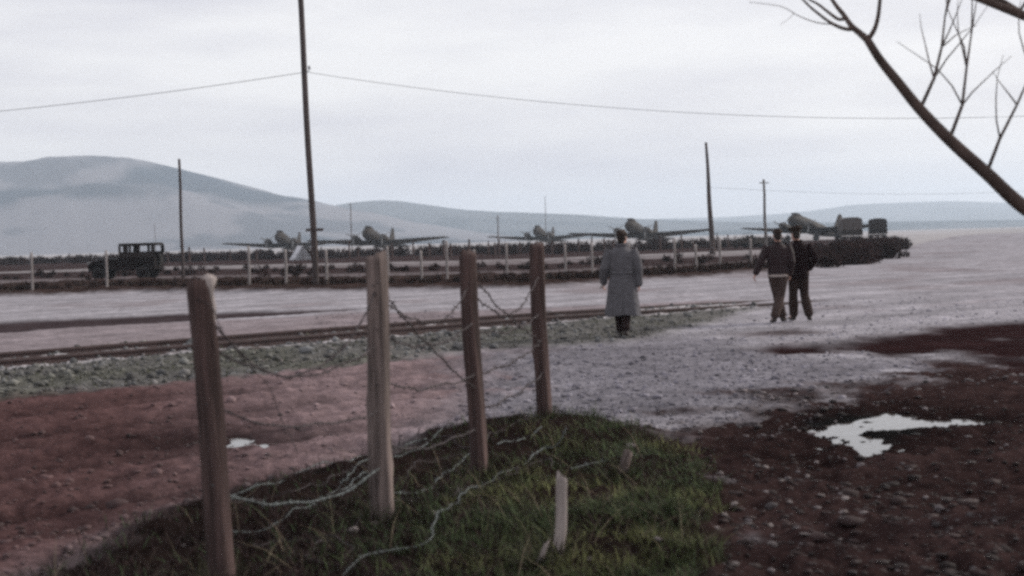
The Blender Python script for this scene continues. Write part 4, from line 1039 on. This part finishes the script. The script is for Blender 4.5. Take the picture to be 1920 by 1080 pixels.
def person(px, py, heading, H, pose, label, outfit):
    b = ground(px, py); k = H / 1.75
    root = empty('person', (b.x, b.y, b.z - .005), heading, label, 'person'); root.scale = (k, k, k)
    V = Vector
    J = {n: V(v) for n, v in pose.items() if n != 'curl'}
    tw = J['head_turn'].x; hc = J['head']
    # ---- continuous body
    bm = bmesh.new()
    tube(bm, [(0, 0, .86), (0, 0, .95), (0, 0, 1.06), (0, .01, 1.22), (0, 0, 1.36), (0, 0, 1.45)], [(.14, .10), (.165, .115), (.145, .10), (.17, .12), (.185, .11), (.10, .07)], 18)
    tube(bm, [(0, 0, 1.42), V((0, .005, 1.48)), hc + V((0, 0, -.06))], [.066, .058, .055], 14)
    for s, q in ((-1, 'l'), (1, 'r')):
        tube(bm, [V((s * .10, 0, 1.40)), J[q + '_shoulder'], J[q + '_shoulder'].lerp(J[q + '_elbow'], .4), J[q + '_elbow'], J[q + '_elbow'].lerp(J[q + '_wrist'], .35), J[q + '_wrist']], [.06, .058, .05, .040, .042, .028], 12)
        hand(bm, J[q + '_wrist'], J[q + '_hand'], V((s, 0, 0)), pose.get('curl', (.4,))[0])
        tube(bm, [V((s * .085, 0, .90)), J[q + '_hip'].lerp(J[q + '_knee'], .3), J[q + '_knee'], J[q + '_knee'].lerp(J[q + '_ankle'], .35), J[q + '_ankle']], [.095, .085, .056, .056, .038], 14)
        f = J[q + '_foot']
        tube(bm, [J[q + '_ankle'] + V((0, -.03, -.02)), J[q + '_ankle'] + f * .35, J[q + '_ankle'] + f], [.036, .04, .03], 10)
    # head: skull, jaw, nose, brow, ears, lips
    Rh = Matrix.Translation(hc) @ Matrix.Rotation(tw, 4, 'Z') @ Matrix.Rotation(J['head_turn'].y, 4, 'X')
    def hp(x, y, z): return Rh @ V((x, y, z))
    hb_ = bmesh.new()
    ball(hb_, (0, -.012, .028), (.074, .092, .088), 18); ball(hb_, (0, .03, -.04), (.056, .062, .07), 16)
    tube(hb_, [(0, .085, .02), (0, .108, -.018), (0, .10, -.03)], [.009, .015, .012], 8)
    tube(hb_, [(-.045, .068, .032), (0, .082, .034), (.045, .068, .032)], [.012, .012, .012], 8)
    tube(hb_, [(-.022, .086, -.058), (0, .092, -.057), (.022, .086, -.058)], [.007, .009, .007], 8)
    ball(hb_, (0, .072, -.094), (.022, .018, .018), 10)
    for s in (-1, 1):
        tube(hb_, [(s * .074, -.005, .03), (s * .083, -.014, .012), (s * .078, -.008, -.022)], [(.006, .016), (.008, .02), (.006, .012)], 8)
    bmesh.ops.transform(hb_, matrix=Rh, verts=hb_.verts)
    tmp = bpy.data.meshes.new('t'); hb_.to_mesh(tmp); hb_.free(); bm.from_mesh(tmp); bpy.data.meshes.remove(tmp)
    body = fused('body', bm, .0062, M['skin'], root, 2)
    for s in (-1, 1):
        bm = bmesh.new(); ball(bm, hp(s * .031, .078, .012), .0115, 10); from_bm('eye', bm, M['ceramic'], root)
    # hair
    bm = bmesh.new(); ball(bm, (0, -.02, .036), (.080, .092, .090), 16); ball(bm, (0, -.05, -.02), (.066, .056, .055), 14)
    bmesh.ops.transform(bm, matrix=Rh, verts=bm.verts); fused('hair', bm, .008, M['hair'], root, 2)
    # ---- clothes
    def legs(material, flare=.0):
        bm = bmesh.new()
        tube(bm, [(0, 0, .84), (0, 0, .95), (0, 0, 1.04)], [(.155, .12), (.185, .135), (.165, .12)], 18)
        for s, q in ((-1, 'l'), (1, 'r')):
            A, B, C = J[q + '_hip'], J[q + '_knee'], J[q + '_ankle']
            tube(bm, [V((s * .085, 0, .92)), A.lerp(B, .35), B + V((0, .005, 0)), B.lerp(C, .45), C + V((0, -.01, .03))], [.112, .104, .080, .080 + flare, .070 + flare], 14)
        return fused('trousers', bm, .0095, material, root, 3, lambda c: .006 * fbm(c[:, 0] * 6 + c[:, 1] * 5, c[:, 2] * 9, 1, 3, 3))
    def boots(hi):
        for q in ('l', 'r'):
            A = J[q + '_ankle']; f = J[q + '_foot']; up = (J[q + '_knee'] - A).normalized()
            bm = bmesh.new()
            tube(bm, [A + up * hi, A + up * hi * .5, A + V((0, -.005, 0)), A + V((0, -.02, -.045))], [.066, .058, .05, .046], 12)
            heel = A + V((0, -.045, -.045)); toe = A + f
            tube(bm, [heel, heel.lerp(toe, .35), heel.lerp(toe, .7), toe], [(.040, .036), (.044, .040), (.050, .034), (.040, .026)], 12)
            fused('boot', bm, .009, M['boot'], root, 2)
    def sleeves(bm, r):
        for s, q in ((-1, 'l'), (1, 'r')):
            S, E, W_ = J[q + '_shoulder'], J[q + '_elbow'], J[q + '_wrist']
            tube(bm, [V((s * .09, 0, 1.40)), S + V((0, 0, .008)), S.lerp(E, .4), E, E.lerp(W_, .4), W_ - (W_ - E).normalized() * .005], [r * 1.2, r * 1.25, r * 1.12, r, r * .95, r * .86], 14)
    fold = lambda c: .008 * fbm(c[:, 0] * 5 + c[:, 1] * 3, c[:, 2] * 7, 1, 3, 13) + .004 * fbm(c[:, 0] * 14, c[:, 2] * 16 + c[:, 1] * 9, 1, 2, 14)
    if outfit['top'] == 'greatcoat':
        bm = bmesh.new()
        st = [(.36, .285, .20), (.42, .282, .198), (.6, .262, .18), (.8, .235, .162), (.98, .208, .145), (1.08, .203, .14), (1.2, .215, .148), (1.32, .222, .145), (1.40, .205, .125), (1.455, .14, .10), (1.49, .085, .08)]
        rings = []; seg = 40
        for i, (z, a, b_) in enumerate(st):
            ring = []
            for q in range(seg):
                an = 2 * math.pi * q / seg
                fl = (1 + .055 * math.sin(an * 7 + .6) * max(0, (1.0 - z) / .64) + .03 * math.sin(an * 4 + 2) * max(0, (1.0 - z) / .64))
                x = a * fl * math.cos(an); y = b_ * fl * math.sin(an)
                vent = max(0, (.95 - z) / .59) if abs(an - 1.5 * math.pi) < .09 else 0      # back vent
                ring.append(bm.verts.new((x, y + vent * .05, z + .015 * math.sin(an * 3))))
            rings.append(ring)
        for r0, r1 in zip(rings, rings[1:]):
            for q in range(seg): bm.faces.new((r0[q], r0[(q + 1) % seg], r1[(q + 1) % seg], r1[q]))
        bm.faces.new(rings[0][::-1]); bm.faces.new(rings[-1])
        sleeves(bm, .074)
        fused('greatcoat', bm, .010, M['coat'], root, 3, lambda c: fold(c) * 1.2)
        bm = bmesh.new(); rings = tube(bm, [(0, -.005, 1.455), (0, -.012, 1.50), (0, -.02, 1.545)], [(.10, .095), (.092, .085), (.098, .092)], 20, caps=True, dome=False)
        fused('collar', bm, .009, M['coat'], root, 2)
        bm = bmesh.new(); tube(bm, [(.205 * math.cos(a), .152 * math.sin(a), 1.065) for a in np.linspace(1.12 * math.pi, 1.88 * math.pi, 12)], [(.022, .006)] * 12, 8, ref=V((0, 0, 1)), dome=False)
        from_bm('half_belt', bm, M['coat'], root)
        for x in (-.12, .12):
            bm = bmesh.new(); ball(bm, (x, -.142, 1.065), (.012, .007, .012), 8); from_bm('button', bm, M['metal'], root)
    else:
        bm = bmesh.new(); z0 = outfit['hem']
        st = [(z0, .190, .135), (z0 + .06, .196, .14), (1.06, .188, .138), (1.2, .212, .148), (1.32, .222, .145), (1.40, .205, .125), (1.455, .13, .10), (1.485, .08, .078)]
        tube(bm, [(0, 0, z) for z, a, b_ in st], [(a, b_) for z, a, b_ in st], 24, dome=False)
        sleeves(bm, .068)
        fused('jacket', bm, .0098, M[outfit['mat']], root, 3, fold)
        bm = bmesh.new(); tube(bm, [(0, -.005, 1.455), (0, -.01, 1.50), (0, -.014, 1.525)], [(.092, .088), (.082, .078), (.086, .08)], 18, dome=False)
        fused('collar', bm, .009, M[outfit['mat']], root, 2)
    legs(M[outfit['trousers']], .012 if outfit['top'] != 'greatcoat' else 0)
    boots(.22 if outfit['top'] == 'greatcoat' else .13)
    if outfit.get('belt'):
        bm = bmesh.new(); z0 = outfit['hem'] - .012; P = [(.186 * math.cos(a), .136 * math.sin(a), z0) for a in np.linspace(0, 2 * math.pi, 25)]
        tube(bm, P, [(.024, .008)] * 25, 8, ref=V((0, 0, 1)), dome=False); from_bm('belt', bm, M['belt'], root)
    # ---- cap
    bm = bmesh.new()
    if outfit['cap'] == 'peaked':
        tube(bm, [(0, -.012, .065), (0, -.012, .105)], [(.086, .100), (.088, .102)], 22, dome=False)
        tube(bm, [(0, -.012, .100), (0, -.010, .135), (0, -.006, .150)], [(.092, .106), (.132, .142), (.112, .122)], 22, dome=False)
        tube(bm, [(-.062, .07, .068), (-.035, .112, .052), (0, .128, .046), (.035, .112, .052), (.062, .07, .068)], [(.02, .006)] * 5, 8, ref=V((0, 1, 0)))
    else:
        tube(bm, [(0, -.012, .055), (0, -.012, .10), (0, -.012, .135), (0, -.012, .158)], [(.084, .102), (.080, .108), (.052, .108), (.012, .098)], 22, dome=False)
        tube(bm, [(.086 * math.cos(a), -.012 + .105 * math.sin(a), .068 + .018 * math.cos(a) ** 2) for a in np.linspace(0, 2 * math.pi, 25)], [(.006, .024)] * 25, 8, dome=False)
    bmesh.ops.transform(bm, matrix=Rh, verts=bm.verts); fused('cap', bm, .007, M['cap'], root, 2)
    return root

# man in the long coat, walking away, weight on one leg, head turned a little to his right side
pose = dict(head=(.02, .01, 1.61), head_turn=(-.45, .05, 0), curl=(.45,),
            l_shoulder=(-.20, 0, 1.405), l_elbow=(-.285, -.02, 1.13), l_wrist=(-.30, .10, .90), l_hand=(-.1, .35, -.9),
            r_shoulder=(.20, 0, 1.405), r_elbow=(.272, -.05, 1.12), r_wrist=(.275, -.01, .865), r_hand=(0, .1, -1),
            l_hip=(-.085, 0, .90), l_knee=(-.06, .10, .50), l_ankle=(-.045, .03, .10), l_foot=(-.01, .20, -.055),
            r_hip=(.085, 0, .90), r_knee=(.055, .02, .49), r_ankle=(.035, -.16, .12), r_foot=(.02, .19, -.075))
coat_man = person(1169, 636, R(-3), 1.76, pose, 'man in a long grey greatcoat and dark cap walking away along the gravel', dict(top='greatcoat', trousers='darkcloth', cap='side'))
# two men walking close together
pose = dict(head=(0, .01, 1.61), head_turn=(.15, .0, 0), curl=(.4,),
            l_shoulder=(-.20, 0, 1.405), l_elbow=(-.315, -.06, 1.15), l_wrist=(-.415, -.05, .93), l_hand=(-.35, .1, -.9),
            r_shoulder=(.20, 0, 1.405), r_elbow=(.25, -.05, 1.13), r_wrist=(.22, .08, .90), r_hand=(-.05, .3, -.9),
            l_hip=(-.085, 0, .90), l_knee=(-.02, .10, .50), l_ankle=(.075, .22, .10), l_foot=(.06, .19, -.05),
            r_hip=(.085, 0, .90), r_knee=(.03, .0, .49), r_ankle=(-.09, -.20, .12), r_foot=(-.05, .18, -.075))
person(1461, 607, R(-8), 1.74, pose, 'walking man in a dark jacket and brown trousers, arm swung out, feet crossing', dict(top='jacket', hem=.90, mat='leather', trousers='khaki', cap='side', belt=True))
pose = dict(head=(-.04, .01, 1.61), head_turn=(.3, .0, 0), curl=(.5,),
            l_shoulder=(-.20, 0, 1.405), l_elbow=(-.26, -.04, 1.13), l_wrist=(-.22, .10, .92), l_hand=(0, .3, -.9),
            r_shoulder=(.20, 0, 1.405), r_elbow=(.315, -.08, 1.16), r_wrist=(.21, .03, .97), r_hand=(-.25, .2, -.9),
            l_hip=(-.085, 0, .90), l_knee=(-.085, .08, .49), l_ankle=(-.075, .12, .10), l_foot=(-.03, .20, -.05),
            r_hip=(.085, 0, .90), r_knee=(.12, .04, .49), r_ankle=(.155, -.10, .11), r_foot=(.06, .19, -.06))
person(1499, 603, R(4), 1.76, pose, 'walking man all in dark clothes with one elbow bent, wearing a peaked cap', dict(top='jacket', hem=.80, mat='serge', trousers='browncloth', cap='peaked'))
# folded paper held at the coat man's side
bm = bmesh.new(); box(bm, (0, 0, 0), (.03, .12, .16)); box(bm, (.012, .0, .004), (.022, .105, .15), Matrix.Rotation(R(8), 4, 'Y')); bmesh.ops.bevel(bm, geom=bm.edges[:], offset=.004, segments=1)
po = from_bm('folded_paper', bm, M['paper'], None, False); tag(po, 'pale folded papers held at the side of the long grey coat', 'paper')
bpy.context.view_layer.update()
po.location = coat_man.matrix_world @ Vector((-.335, .15, .90)); po.rotation_euler = (R(-20), R(12), R(4))
